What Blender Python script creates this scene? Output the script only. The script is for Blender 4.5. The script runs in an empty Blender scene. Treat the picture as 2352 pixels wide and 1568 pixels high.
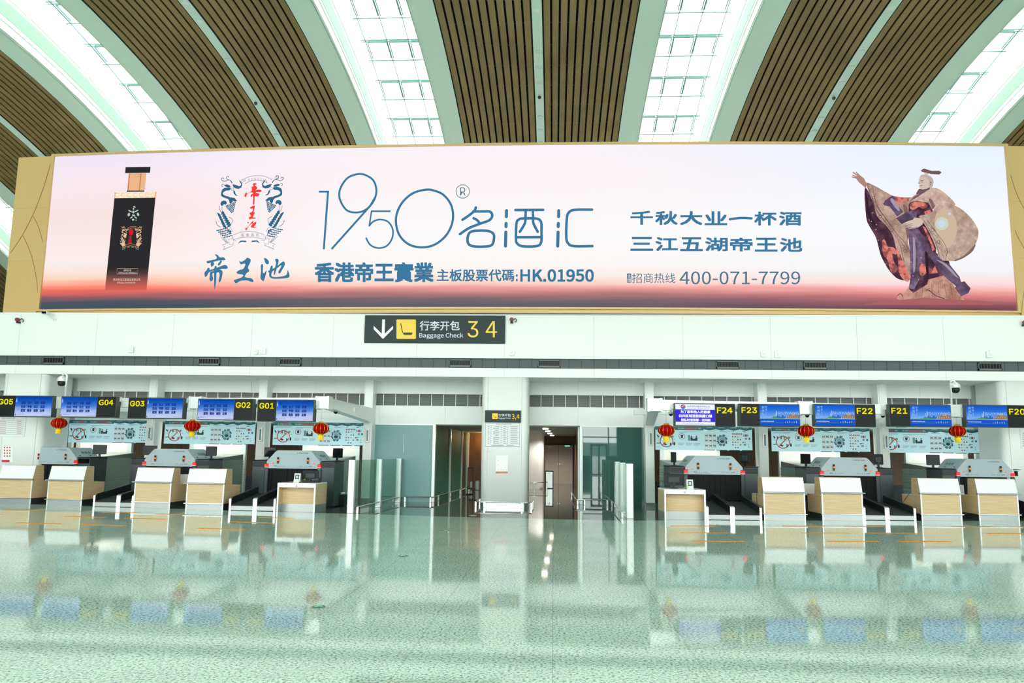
import bpy, math, random
from mathutils import Vector, Matrix
from mathutils.geometry import tessellate_polygon
random.seed(7)
SC = bpy.context.scene
COL = SC.collection
PI = math.pi

# ------------------------------------------------------------------ camera
FPX, PITCH, ROLL, EYE = 1786.28, .1393, .0124, 1.7
YAW = -.05455                     # hall axis against the view axis
def ray(x, y):
    a0, b0 = x - 1176, y - 784
    a = a0*math.cos(ROLL) + b0*math.sin(ROLL); b = -a0*math.sin(ROLL) + b0*math.cos(ROLL)
    u, v = a/FPX, -b/FPX
    X, Y, Z = u, math.cos(PITCH) - v*math.sin(PITCH), math.sin(PITCH) + v*math.cos(PITCH)
    c, s = math.cos(YAW), math.sin(YAW)
    return X*c + Y*s, -X*s + Y*c, Z
def atY(x, y, Y):                           # point of the photo on the plane Y
    r = ray(x, y); k = Y/r[1]
    return (r[0]*k, Y, EYE + r[2]*k)
def atZ(x, y, Z=0.0):                       # point of the photo on a level plane
    r = ray(x, y); k = (Z - EYE)/r[2]
    return (r[0]*k, r[1]*k, Z)
LINE = {'G': (19.70, -.155), 'F': (19.82, .175)}   # counter fronts in plan
def atL(x, y, blk, off=0.0):                # point on the counter line of a block, set back by off
    a, s = LINE[blk]; r = ray(x, y)
    k = (a + off)/(r[1] - s*r[0])
    return (r[0]*k, r[1]*k, EYE + r[2]*k)
def lineY(X, blk, off=0.0):
    a, s = LINE[blk]; return a + s*X + off

cam_d = bpy.data.cameras.new('camera'); cam = bpy.data.objects.new('camera', cam_d); COL.objects.link(cam)
cam_d.sensor_width = 36; cam_d.lens = FPX/2352*36; cam_d.clip_end = 900
c_, s_ = math.cos(YAW), math.sin(YAW)
def tl(X, Y, Z): return Vector((X*c_ + Y*s_, -X*s_ + Y*c_, Z))
U = tl(1, 0, 0); FW = tl(0, math.cos(PITCH), math.sin(PITCH)); V = tl(0, -math.sin(PITCH), math.cos(PITCH))
R_ = math.cos(ROLL)*U + math.sin(ROLL)*V; UP = -math.sin(ROLL)*U + math.cos(ROLL)*V
cam.matrix_world = Matrix(((R_.x, UP.x, -FW.x, 0), (R_.y, UP.y, -FW.y, 0), (R_.z, UP.z, -FW.z, EYE), (0, 0, 0, 1)))
SC.camera = cam

# ------------------------------------------------------------------ sky and exposure
W = bpy.data.worlds.new('overcast_sky'); SC.world = W; W.use_nodes = True
bg = W.node_tree.nodes['Background']
bg.inputs[0].default_value = (.985, 1.0, .988, 1); bg.inputs[1].default_value = 5.5
SC.view_settings.view_transform = 'Standard'; SC.view_settings.look = 'None'
SC.view_settings.gamma = 1; SC.view_settings.exposure = 0.0
SC.view_settings.use_curve_mapping = False
SC.cycles.max_bounces = 10; SC.cycles.diffuse_bounces = 6; SC.cycles.glossy_bounces = 4
SC.cycles.transparent_max_bounces = 12; SC.cycles.transmission_bounces = 6
SC.cycles.sample_clamp_indirect = 8; SC.cycles.caustics_reflective = True; SC.cycles.blur_glossy = 1.0; SC.cycles.caustics_refractive = False

# ------------------------------------------------------------------ materials
def lin(c):
    out = []
    for v in c:
        v /= 255.0
        out.append(v/12.92 if v <= .04045 else ((v + .055)/1.055)**2.4)
    return tuple(out) + (1,)
MATS = {}
def mat(name, col=(200, 200, 200), rough=.5, metal=0.0, spec=.5, emit=None, es=1.0, bump=None):
    if name in MATS: return MATS[name]
    m = bpy.data.materials.new(name); m.use_nodes = True; MATS[name] = m
    b = m.node_tree.nodes['Principled BSDF']
    b.inputs['Base Color'].default_value = lin(col); b.inputs['Roughness'].default_value = rough
    b.inputs['Metallic'].default_value = metal; b.inputs['Specular IOR Level'].default_value = spec
    if emit is not None:
        b.inputs['Emission Color'].default_value = lin(emit); b.inputs['Emission Strength'].default_value = es
    return m
def glow(name, col, es=1.0):                # something that lights itself: a screen's picture, a lamp
    if name in MATS: return MATS[name]
    m = bpy.data.materials.new(name); m.use_nodes = True; MATS[name] = m
    nt = m.node_tree; nt.nodes.clear()
    e = nt.nodes.new('ShaderNodeEmission'); o = nt.nodes.new('ShaderNodeOutputMaterial')
    e.inputs[0].default_value = lin(col); e.inputs[1].default_value = es
    nt.links.new(e.outputs[0], o.inputs[0]); return m
def glow2(name, c1, c2, scale=3.0, cut=.5, soft=.03):    # two-tone mottled picture colour
    m = bpy.data.materials.new(name); m.use_nodes = True; MATS[name] = m
    nt = m.node_tree; nt.nodes.clear(); L = nt.links.new
    tc = nt.nodes.new('ShaderNodeTexCoord'); no = nt.nodes.new('ShaderNodeTexNoise'); no.inputs['Scale'].default_value = scale; no.inputs['Detail'].default_value = 5
    rp = nt.nodes.new('ShaderNodeValToRGB'); e = rp.color_ramp.elements; e[0].position = cut - soft; e[1].position = cut + soft; e[0].color = lin(c1); e[1].color = lin(c2)
    n2 = nt.nodes.new('ShaderNodeTexNoise'); n2.inputs['Scale'].default_value = 9; mr = nt.nodes.new('ShaderNodeMapRange'); mr.inputs[1].default_value = .3; mr.inputs[2].default_value = .7; mr.inputs[3].default_value = .8; mr.inputs[4].default_value = 1.15
    e = nt.nodes.new('ShaderNodeEmission'); o = nt.nodes.new('ShaderNodeOutputMaterial')
    L(tc.outputs['Object'], no.inputs[0]); L(no.outputs[0], rp.inputs[0]); L(rp.outputs[0], e.inputs[0]); L(tc.outputs['Object'], n2.inputs[0]); L(n2.outputs[0], mr.inputs[0]); L(mr.outputs[0], e.inputs[1]); L(e.outputs[0], o.inputs[0])
    return m
def N(nt, t, **kw):
    n = nt.nodes.new(t)
    for k, v in kw.items(): setattr(n, k, v)
    return n
def glass(name, tint, trans, refl_rough=.0, alpha=.12, body=(200, 225, 220)):
    m = bpy.data.materials.new(name); m.use_nodes = True; MATS[name] = m
    nt = m.node_tree; nt.nodes.clear(); L = nt.links.new
    o = N(nt, 'ShaderNodeOutputMaterial'); t = N(nt, 'ShaderNodeBsdfTransparent'); t.inputs[0].default_value = lin(tint)
    d = N(nt, 'ShaderNodeBsdfDiffuse'); d.inputs[0].default_value = lin(body)
    g = N(nt, 'ShaderNodeBsdfGlossy'); g.inputs['Roughness'].default_value = refl_rough
    m1 = N(nt, 'ShaderNodeMixShader'); m1.inputs[0].default_value = alpha
    L(t.outputs[0], m1.inputs[1]); L(d.outputs[0], m1.inputs[2])
    lw = N(nt, 'ShaderNodeLayerWeight'); lw.inputs[0].default_value = .5
    pw = N(nt, 'ShaderNodeMath', operation='POWER'); pw.inputs[1].default_value = 4.5; L(lw.outputs['Facing'], pw.inputs[0])
    f = N(nt, 'ShaderNodeMath', operation='MULTIPLY_ADD'); f.inputs[1].default_value = trans; f.inputs[2].default_value = .045; L(pw.outputs[0], f.inputs[0])
    m2 = N(nt, 'ShaderNodeMixShader'); L(f.outputs[0], m2.inputs[0]); L(m1.outputs[0], m2.inputs[1]); L(g.outputs[0], m2.inputs[2])
    L(m2.outputs[0], o.inputs[0]); return m

def wood(name, c1, c2, sc=(1.2, 1.2, 28), rough=.35):
    m = bpy.data.materials.new(name); m.use_nodes = True; MATS[name] = m
    nt = m.node_tree; b = nt.nodes['Principled BSDF']; L = nt.links.new
    tc = N(nt, 'ShaderNodeTexCoord'); mp = N(nt, 'ShaderNodeMapping'); mp.inputs['Scale'].default_value = sc
    no = N(nt, 'ShaderNodeTexNoise'); no.inputs['Scale'].default_value = 1.6; no.inputs['Detail'].default_value = 5
    rp = N(nt, 'ShaderNodeValToRGB'); e = rp.color_ramp.elements
    e[0].position = .3; e[0].color = lin(c1); e[1].position = .7; e[1].color = lin(c2)
    L(tc.outputs['Object'], mp.inputs[0]); L(mp.outputs[0], no.inputs[0]); L(no.outputs[0], rp.inputs[0]); L(rp.outputs[0], b.inputs['Base Color'])
    b.inputs['Roughness'].default_value = rough
    return m
def granite(name, cols, scale, rough, spec=.5, seam=None):
    m = bpy.data.materials.new(name); m.use_nodes = True; MATS[name] = m
    nt = m.node_tree; b = nt.nodes['Principled BSDF']; L = nt.links.new
    tc = N(nt, 'ShaderNodeTexCoord')
    no = N(nt, 'ShaderNodeTexNoise'); no.inputs['Scale'].default_value = scale; no.inputs['Detail'].default_value = 3; no.inputs['Roughness'].default_value = .6
    rp = N(nt, 'ShaderNodeValToRGB'); rp.color_ramp.elements.remove(rp.color_ramp.elements[1])
    for i, (p, c) in enumerate(cols):
        e = rp.color_ramp.elements[0] if i == 0 else rp.color_ramp.elements.new(p)
        e.position = p; e.color = lin(c)
    L(tc.outputs['Object'], no.inputs[0]); L(no.outputs[0], rp.inputs[0]); out = rp.outputs[0]
    n2 = N(nt, 'ShaderNodeTexNoise'); n2.inputs['Scale'].default_value = 1.3; n2.inputs['Detail'].default_value = 2
    L(tc.outputs['Object'], n2.inputs[0])
    mr = N(nt, 'ShaderNodeMapRange'); mr.inputs[1].default_value = .3; mr.inputs[2].default_value = .7; mr.inputs[3].default_value = .94; mr.inputs[4].default_value = 1.05
    L(n2.outputs[0], mr.inputs[0])
    mx = N(nt, 'ShaderNodeVectorMath', operation='SCALE'); L(out, mx.inputs[0]); L(mr.outputs[0], mx.inputs['Scale']); out = mx.outputs[0]
    if seam:
        br = N(nt, 'ShaderNodeTexBrick'); br.offset = 0; br.inputs['Scale'].default_value = 1.0
        br.inputs['Brick Width'].default_value = seam; br.inputs['Row Height'].default_value = seam
        br.inputs['Mortar Size'].default_value = .003; br.inputs['Mortar Smooth'].default_value = 0
        br.inputs[1].default_value = (1, 1, 1, 1); br.inputs[2].default_value = (1, 1, 1, 1); br.inputs[3].default_value = (.55, .55, .55, 1)
        L(tc.outputs['Object'], br.inputs[0])
        mm = N(nt, 'ShaderNodeVectorMath', operation='MULTIPLY'); L(out, mm.inputs[0]); L(br.outputs[0], mm.inputs[1]); out = mm.outputs[0]
    L(out, b.inputs['Base Color']); b.inputs['Roughness'].default_value = rough; b.inputs['Specular IOR Level'].default_value = spec
    return m

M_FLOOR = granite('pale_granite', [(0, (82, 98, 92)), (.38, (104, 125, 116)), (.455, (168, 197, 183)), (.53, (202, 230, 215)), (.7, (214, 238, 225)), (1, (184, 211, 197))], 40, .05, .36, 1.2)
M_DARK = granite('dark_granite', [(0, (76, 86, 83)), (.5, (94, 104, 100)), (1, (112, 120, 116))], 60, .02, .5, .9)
M_WHITE = mat('white_panel', (247, 250, 248), .35, spec=.4)
M_WHITE2 = mat('white_panel_seam', (196, 206, 202), .5)
M_GREY = mat('grey_panel', (205, 212, 208), .5)
M_GOLD = mat('gold_panel', (220, 184, 124), .4, .1)
M_GOLDL = mat('gold_inlay', (168, 116, 58), .4, .2)
M_BAND = mat('dark_grey_band', (74, 86, 88), .45)
M_BANDL = mat('dark_band_joint', (46, 56, 58), .5)
M_VENT = mat('vent_metal', (88, 102, 98), .4, .4)
M_BLACK = mat('black', (18, 20, 20), .5)
M_RUBBER = mat('black_rubber', (24, 28, 28), .7)
M_BELT = mat('belt_rubber', (34, 44, 42), .75)
M_STEEL = mat('brushed_steel', (214, 220, 218), .22, .95)
M_STEELM = mat('satin_steel', (164, 170, 169), .38, .7)
M_ALU = mat('white_aluminium', (232, 238, 236), .3, .25)
M_GREEN = mat('pale_green_aluminium', (212, 233, 219), .45)
M_SLAT = wood('bamboo_plank', (120, 98, 56), (150, 124, 76), (.6, .05, 3), .5)
M_WOOD = wood('light_oak', (206, 176, 132), (226, 198, 156))
M_BROWN = wood('brown_veneer', (98, 70, 44), (122, 88, 56), (8, 8, 1), .4)
M_CHAR = mat('charcoal_metal', (66, 76, 80), .4, .3)
M_CHARD = mat('dark_charcoal_metal', (44, 52, 54), .45, .2)
M_HOOD = mat('light_grey_enamel', (174, 194, 200), .4)
M_RED = mat('red_silk', (164, 3, 9), .7, spec=.06)
M_GOLDF = mat('gold_foil', (240, 186, 40), .25, .6)
M_YEL = mat('yellow_tassel', (250, 214, 10), .6)
M_YLINE = mat('yellow_floor_tape', (230, 142, 0), .8, spec=.1)
M_SKYG = glass('skylight_glass', (250, 255, 253), .1, 0, .02)
M_CLEAR = glass('clear_glass', (220, 240, 233), .6, 0, .07, (190, 222, 212))
M_FROST = mat('frosted_teal_glass', (112, 160, 158), .28, spec=.6)
M_FROSTD = mat('deep_teal_glass', (80, 140, 122), .6, spec=.08)
M_MIRR = mat('dark_reflective_glass', (64, 104, 98), .015, .0, spec=.5); M_MIRR.node_tree.nodes['Principled BSDF'].inputs['IOR'].default_value = 1.95
M_WELL = mat('skylight_well_white', (246, 250, 246), .6)
M_TEAL = mat('teal_skylight_frame', (72, 120, 112), .4)
M_PAPER = mat('white_paper', (246, 247, 250), .6)
M_NAVY = mat('navy_fabric', (22, 32, 72), .8)
M_DKGLASS = mat('dark_window', (12, 16, 18), .1, spec=.35)

# ------------------------------------------------------------------ mesh builder
class B:
    def __init__(s): s.v = []; s.f = []
    def add(s, vs, fs):
        o = len(s.v); s.v += [tuple(p) for p in vs]; s.f += [tuple(i + o for i in f) for f in fs]; return s
    def box(s, x0, x1, y0, y1, z0, z1):
        return s.add([(x0,y0,z0),(x1,y0,z0),(x1,y1,z0),(x0,y1,z0),(x0,y0,z1),(x1,y0,z1),(x1,y1,z1),(x0,y1,z1)],
                     [(0,3,2,1),(4,5,6,7),(0,1,5,4),(1,2,6,5),(2,3,7,6),(3,0,4,7)])
    def bbox(s, x0, x1, y0, y1, z0, z1, r=.012):    # box with chamfered vertical and horizontal edges
        r = min(r, (x1-x0)/2.01, (y1-y0)/2.01, (z1-z0)/2.01)
        lay = []
        for z, i in ((z0, r), (z0 + r, 0), (z1 - r, 0), (z1, r)):
            a, b, c, d = x0 + i, x1 - i, y0 + i, y1 - i; q = r*.7
            lay.append([(a+q,c,z),(b-q,c,z),(b,c+q,z),(b,d-q,z),(b-q,d,z),(a+q,d,z),(a,d-q,z),(a,c+q,z)])
        return s.loft(lay)
    def loft(s, rings, cap=True, closed=True):
        n = len(rings[0]); vs = [p for r in rings for p in r]; fs = []
        for i in range(len(rings) - 1):
            for j in range(n if closed else n - 1):
                k = (j + 1) % n
                fs.append((i*n+j, i*n+k, (i+1)*n+k, (i+1)*n+j))
        if cap: fs += [tuple(range(n-1, -1, -1)), tuple((len(rings)-1)*n + j for j in range(n))]
        return s.add(vs, fs)
    def prismX(s, prof, x0, x1):        # prof in (y,z)
        return s.loft([[(x0, y, z) for y, z in prof], [(x1, y, z) for y, z in prof]])
    def prismY(s, prof, y0, y1):        # prof in (x,z)
        return s.loft([[(x, y0, z) for x, z in prof], [(x, y1, z) for x, z in prof]])
    def prismZ(s, prof, z0, z1):
        return s.loft([[(x, y, z0) for x, y in prof], [(x, y, z1) for x, y in prof]])
    def tube(s, path, r, n=10, closed=False):
        P = [Vector(p) for p in path]; rings = []
        for i, p in enumerate(P):
            a = P[i-1] if (i > 0 or closed) else p; b = P[(i+1) % len(P)] if (i < len(P)-1 or closed) else p
            d = (b - a).normalized(); up = Vector((0, 0, 1)) if abs(d.z) < .95 else Vector((1, 0, 0))
            u = d.cross(up).normalized(); w = u.cross(d)
            rr = r[i] if isinstance(r, (list, tuple)) else r
            rings.append([tuple(p + u*rr*math.cos(2*PI*k/n) + w*rr*math.sin(2*PI*k/n)) for k in range(n)])
        if closed: rings.append(rings[0]); return s.loft(rings, cap=False)
        return s.loft(rings)
    def lathe(s, prof, cx=0, cy=0, cz=0, n=24):     # prof in (r,z)
        return s.loft([[(cx + r*math.cos(2*PI*k/n), cy + r*math.sin(2*PI*k/n), cz + z) for k in range(n)] for r, z in prof])
    def xf(s, fn): s.v = [tuple(fn(*p)) for p in s.v]; return s
    def mk(s, name, m, parent=None, smooth=False):
        me = bpy.data.meshes.new(name); me.from_pydata(s.v, [], s.f); me.update()
        if m is not None:
            for q in (m if isinstance(m, (list, tuple)) else [m]): me.materials.append(q)
        if smooth:
            for p in me.polygons: p.use_smooth = True
        o = bpy.data.objects.new(name, me); COL.objects.link(o)
        if parent is not None: o.parent = parent
        return o
USED = set()
def tag(o, label, cat, group=None):
    o['label'] = label; o['category'] = cat
    if group: o['group'] = group
    return o
def thing(name, label, cat, loc=(0, 0, 0), rz=0.0, group=None):
    o = bpy.data.objects.new(name, None); COL.objects.link(o); o.location = loc; o.rotation_euler = (0, 0, rz)
    o.empty_display_size = .1
    return tag(o, label, cat, group)
def struct(o): o['kind'] = 'structure'; return o
def dup(root, loc, rz, label=None, group=None):
    r = root.copy(); COL.objects.link(r); r.location = loc; r.rotation_euler = (0, 0, rz)
    if label: r['label'] = label
    if group: r['group'] = group
    for ch in list(root.children):
        c = ch.copy(); COL.objects.link(c); c.parent = r
        for g in list(ch.children):
            d = g.copy(); COL.objects.link(d); d.parent = c
    return r

# ------------------------------------------------------------------ lettering and flat artwork
TXT = {}
def load_font(f):
    try: return bpy.data.fonts.load(bpy.utils.system_resource('DATAFILES') + '/fonts/' + f)    # Blender's own interface fonts
    except Exception: return None
FONT_LATIN = load_font('Inter.woff2'); FONT_TEXT = load_font('Noto Sans CJK Regular.woff2')
def text_geo(body, bold=0.0):
    if body in TXT: return TXT[body]
    c = bpy.data.curves.new('t', 'FONT'); c.body = body; c.size = 1; c.resolution_u = 3
    if all(ord(q) < 256 for q in body):
        fnt = FONT_LATIN if all(q in '012356789GFR,.-' for q in body) else FONT_TEXT
        if fnt is not None: c.font = fnt
    o = bpy.data.objects.new('t', c); COL.objects.link(o)
    dg = bpy.context.evaluated_depsgraph_get(); dg.update()
    me = bpy.data.meshes.new_from_object(o.evaluated_get(dg), depsgraph=dg)
    vs = [(v.co.x, v.co.y) for v in me.vertices]; fs = [tuple(p.vertices) for p in me.polygons]
    bpy.data.objects.remove(o); bpy.data.curves.remove(c); bpy.data.meshes.remove(me)
    x0 = min(v[0] for v in vs); x1 = max(v[0] for v in vs); y0 = min(v[1] for v in vs); y1 = max(v[1] for v in vs)
    vs = [((x - x0)/(x1 - x0), (y - y0)/max(y1 - y0, 1e-6)) for x, y in vs]
    TXT[body] = (vs, fs); return TXT[body]
class Art:
    """flat marks printed or shown on a surface; mp maps (x, y) drawing units to a 3-D point"""
    def __init__(s, mp): s.mp = mp; s.b = B()
    def poly(s, pts):
        pts3 = [Vector((p[0], p[1], 0)) for p in pts]
        tris = tessellate_polygon([pts3])
        s.b.add([s.mp(*p[:2]) for p in pts], tris); return s
    def rect(s, x0, y0, x1, y1): return s.poly([(x0, y0), (x1, y0), (x1, y1), (x0, y1)])
    def rrect(s, x0, y0, x1, y1, r, n=4):
        P = []
        for cx, cy, a in ((x1-r, y1-r, 0), (x0+r, y1-r, 90), (x0+r, y0+r, 180), (x1-r, y0+r, 270)):
            for i in range(n+1):
                t = math.radians(a + 90*i/n); P.append((cx + r*math.cos(t), cy + r*math.sin(t)))
        return s.poly(P)
    def ell(s, cx, cy, rx, ry=None, n=28, rot=0):
        ry = rx if ry is None else ry
        P = []
        for i in range(n):
            t = 2*PI*i/n; x, y = rx*math.cos(t), ry*math.sin(t)
            P.append((cx + x*math.cos(rot) - y*math.sin(rot), cy + x*math.sin(rot) + y*math.cos(rot)))
        return s.poly(P)
    def ring(s, cx, cy, rx, ry, w, n=48, a0=0, a1=360):
        P = [(cx + rx*math.cos(math.radians(a0 + (a1-a0)*i/n)), cy + ry*math.sin(math.radians(a0 + (a1-a0)*i/n))) for i in range(n+1)]
        return s.stroke(P, w, closed=(a1 - a0 == 360))
    def stroke(s, pts, w, closed=False, w1=None, round_=False):
        if closed and (pts[0][0]-pts[-1][0])**2 + (pts[0][1]-pts[-1][1])**2 < 1e-9: pts = pts[:-1]
        n = len(pts); L = []; R = []
        for i, p in enumerate(pts):
            a = pts[i-1] if (i > 0 or closed) else p; b = pts[(i+1) % n] if (i < n-1 or closed) else p
            dx, dy = b[0]-a[0], b[1]-a[1]; d = math.hypot(dx, dy) or 1
            ww = w if w1 is None else w + (w1 - w)*i/(n-1)
            # mitre correction
            k = 1.0
            if 0 < i < n-1 or closed:
                ux, uy = p[0]-a[0], p[1]-a[1]; q = math.hypot(ux, uy) or 1
                cs = abs((ux*dx + uy*dy)/(q*d)); k = 1/max(cs, .6)
            nx, ny = -dy/d*ww/2*k, dx/d*ww/2*k
            L.append((p[0]+nx, p[1]+ny)); R.append((p[0]-nx, p[1]-ny))
        vs = [s.mp(*p) for p in L] + [s.mp(*p) for p in R]
        fs = [(i, (i+1) % n, n + (i+1) % n, n+i) for i in range(n if closed else n-1)]
        s.b.add(vs, fs)
        if round_ and not closed:
            for p in (pts[0], pts[-1]): s.ell(p[0], p[1], w/2, w/2, 12)
        return s
    def text(s, body, x0, y0, x1, y1, bold=0.0, skew=0.0):      # y0 = top edge, y1 = bottom edge in drawing units
        vs, fs = text_geo(body)
        q = bold*abs(y0 - y1)*1.15           # heavier strokes: the same outlines laid slightly apart
        for dx, dy in (((0, 0),) if not bold else ((-q, -q), (q, -q), (-q, q), (q, q), (0, 0))):
            kx, ky = (1 - 2*q/max(abs(x1-x0), 1e-6)), (1 - 2*q/max(abs(y1-y0), 1e-6))
            mx, my = (x0 + x1)/2, (y0 + y1)/2
            s.b.add([s.mp(mx + (x0 + (x1-x0)*u + skew*v - mx)*kx + dx, my + (y1 + (y0-y1)*v - my)*ky + dy) for u, v in vs], fs)
        return s
    def mk(s, name, m, parent=None): return s.b.mk(name, m, parent)
def spl(pts, n=8, closed=False):            # smooth curve through points
    out = []; N_ = len(pts)
    for i in range(N_ if closed else N_ - 1):
        g = lambda j: pts[j % N_] if closed else pts[max(0, min(N_-1, j))]
        p0, p1, p2, p3 = g(i-1), g(i), g(i+1), g(i+2)
        for k in range(n):
            t = k/n
            out.append(tuple(.5*((2*p1[d]) + (-p0[d]+p2[d])*t + (2*p0[d]-5*p1[d]+4*p2[d]-p3[d])*t*t + (-p0[d]+3*p1[d]-3*p2[d]+p3[d])*t**3) for d in (0, 1)))
    if not closed: out.append(tuple(pts[-1][:2]))
    return out
# ================================================================== the hall
YF, YC, YW = 23.93, 25.25, 25.75            # fascia face, column faces, back wall
Z_T, Z_B1, Z_B0, Z_S = 5.925, 4.531, 4.223, 3.946
XL, XR = -30.0, 26.0

# ---- floors: pale granite in front of the counters, dark polished stone behind
edge = [(-60, 19.70 + .155*60)] + [(-6.3, 20.72), (-5.6, 20.72), (-1.9, 20.2), (1.75, 20.0), (2.85, 20.3)] + [(60, 19.82 + .175*60)]
b = B(); vs = [(x, -6.2, 0) for x, y in edge] + [(x, y, 0) for x, y in edge]; n = len(edge)
b.add(vs, [(i, i+1, n+i+1, n+i) for i in range(n-1)])
struct(b.mk('floor', M_FLOOR))
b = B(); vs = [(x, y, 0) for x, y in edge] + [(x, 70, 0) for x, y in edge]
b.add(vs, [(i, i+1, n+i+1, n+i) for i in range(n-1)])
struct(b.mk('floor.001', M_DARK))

# ---- vaulted ceiling: plank fields, pale green bands, glazed skylights
def zc(y):
    if y < 23.5: return 16.75 - .0028*(y - 23.5)**2
    if y < 46: return 16.75 - .0105*(y - 23.5)**2
    return 16.75 - .0105*22.5**2 - .47*(y - 46)
YS = [-6.5, -3, 0, 6, 11] + [14 + 1.5*i for i in range(22)] + [50, 55]
def vault(b, x0, x1, dz0, dz1, ys=YS):      # a strip of the vault with thickness
    rings = [[(x0, y, zc(y) + dz0), (x1, y, zc(y) + dz0), (x1, y, zc(y) + dz1), (x0, y, zc(y) + dz1)] for y in ys]
    return b.loft(rings)
XC0, BAY = -.65, 12.0
M_BACK = mat('black_ceiling_void', (16, 18, 18), .9)
def mesh_of(b, name, m):
    o = b.mk(name, m); return o
field = B()
for i in range(11): vault(field, .175 + .06 + i*.300, .175 + .06 + i*.300 + .222, 0, .05)
void = B(); vault(void, .175, 3.5, .16, .2)
for x in (.175, 3.46): vault(void, x, x + .04, -.02, .2)
clip = B()
y = 15.0
while y < 50:
    z = zc(y); clip.box(.2, 3.48, y, y + .03, z + .07, z + .085); y += 1.35
greenb = B(); vault(greenb, 3.5, 4.4, -.04, .02); vault(greenb, 4.36, 4.4, -.04, .5)
well = B(); vault(well, 4.38, 4.43, .03, 2.6); vault(well, 4.43, 4.47, .35, .42); vault(well, 4.43, 4.48, 1.3, 1.36)
band = B(); vault(band, 4.43, 4.445, .55, 1.15)
spine = B(); vault(spine, -.175, .175, -.03, .05)
YSK = [y for y in YS if y >= 17]              # glazing cut short overhead to lessen top light on the facade
skylight_block = B(); vault(skylight_block, 4.4, 7.6, 0, .1, [y for y in YS if y <= 17])  # unseen cover added over the near bays to block skylight
pane = B(); rings = [[(4.4, y, zc(y) + 2.7), (7.6, y, zc(y) + 2.7)] for y in YSK]
pane.loft(rings, cap=False, closed=False)
frame = B(); BX = (4.62, 5.54, 6.46, 7.38)
for x in BX: vault(frame, x - .014, x + .014, 2.5, 2.56)
y = 14.15; k = 0
while y < 50:
    z = zc(y)
    frame.box(4.45, 7.55, y - .014, y + .014, z + 2.49, z + 2.53)
    if k % 2 == 0:
        frame.box(4.45, 7.55, y + .13, y + .155, z + 2.49, z + 2.53)
        zz = zc(y + 1.28); zq = zc(y + .3)
        for x in BX[:-1]:
            for xa in (x + .03, x + .85):
                frame.add([(xa, y+.3, zq+2.56), (xa+.035, y+.3, zq+2.56), (xa+.035, y+1.28, zz+2.56), (xa, y+1.28, zz+2.56),
                           (xa, y+.3, zq+2.64), (xa+.035, y+.3, zq+2.64), (xa+.035, y+1.28, zz+2.64), (xa, y+1.28, zz+2.64)],
                          [(0,3,2,1),(4,5,6,7),(0,1,5,4),(1,2,6,5),(2,3,7,6),(3,0,4,7)])
            frame.box(x + .06, x + .85, y + .27, y + .31, z + 2.54, z + 2.64)
    y += 1.35; k += 1
protos = []
def ceil_piece(b, name, m, mirror=False):
    o = b.mk(name, m); struct(o); return o
pc = {}
first = {'ceiling': (field, M_SLAT), 'ceiling_void': (void, M_BACK), 'ceiling_clip': (clip, mat('dark_teal_clip', (44, 66, 60), .6)),
         'trim': (greenb, M_GREEN), 'well': (well, M_WELL), 'band': (band, mat('pale_green_reflector', (150, 186, 164), .6))}
nm = {'ceiling': 'ceiling.010', 'ceiling_void': 'ceiling.030', 'ceiling_clip': 'ceiling.050', 'trim': 'trim_10', 'well': 'wall_skylight', 'band': 'trim_50'}
cnt = {}
for k in range(-3, 4):
    xc = XC0 + BAY*k
    o = None
    for sgn in (1, -1):
        for key, (bb, m) in first.items():
            if key not in pc:
                pc[key] = bb.mk(nm[key], m)
                q = pc[key]
            else:
                q = pc[key].copy(); COL.objects.link(q)
            q.location = (xc, 0, 0); q.scale = (sgn, 1, 1); struct(q)
    for key, (bb, m, nme) in {'spine': (spine, M_GREEN, 'trim_20'), 'pane': (pane, M_SKYG, 'window_1'), 'frame': (frame, M_TEAL, 'trim_30'), 'skylight_block': (skylight_block, M_GREEN, 'ceiling_skylight_block')}.items():
        if key not in pc: pc[key] = bb.mk(nme, m); q = pc[key]
        else: q = pc[key].copy(); COL.objects.link(q)
        q.location = (xc, 0, 0); struct(q)
# outer walls of the hall
b = B(); b.box(-43.5, -43, -6.2, 60, 0, 17); struct(b.mk('wall_left', M_GREY))
b = B(); b.box(42, 42.5, -6.2, 60, 0, 17); struct(b.mk('wall_right', M_GREY))
b = B(); b.box(-43, 42, 55, 55.4, 0, 12); struct(b.mk('wall_far', M_GREY))

# closing wall at the head of each skylight
# ---- the glazed front behind the photographer (seen mirrored in the dark glass)
YE = -6.0
b = B()
for x0, x1, z0, z1 in ((-43, -34, 0, 14.2), (4.6, 6.8, 0, 14.2), (-.6, 1.8, 0, 5.0), (34, 42, 0, 14.2), (1.8, 2.7, 0, 1.4), (3.9, 4.6, 0, 1.4)): b.box(x0, x1, YE - .2, YE, z0, z1)
struct(b.mk('wall_entrance', mat('dark_entrance_panel', (70, 84, 84), .5)))
b = B()
for x in [-34 + 2.0*i for i in range(35)]:
    if not (4.6 <= x < 6.8): b.box(x - .04, x + .04, YE - .1, YE, 0, 14.2)
for z in (.05, 2.75, 4.6, 6.6, 8.6, 10.6): b.box(-34, 34, YE - .1, YE - .02, z - .04, z + .04)
for x in (2.75, 3.3, 3.85): b.box(x - .06, x + .06, YE, YE + .2, 0, 2.2)
b.box(2.69, 3.91, YE, YE + .2, 2.1, 2.25)
struct(b.mk('trim_40', mat('curtain_wall_mullion', (90, 110, 108), .5)))
b = B(); b.add([(-34, YE - .15, 0), (34, YE - .15, 0), (34, YE - .15, 14.2), (-34, YE - .15, 13.4)], [(0, 1, 2, 3)])
struct(b.mk('window_2', M_SKYG))
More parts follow.
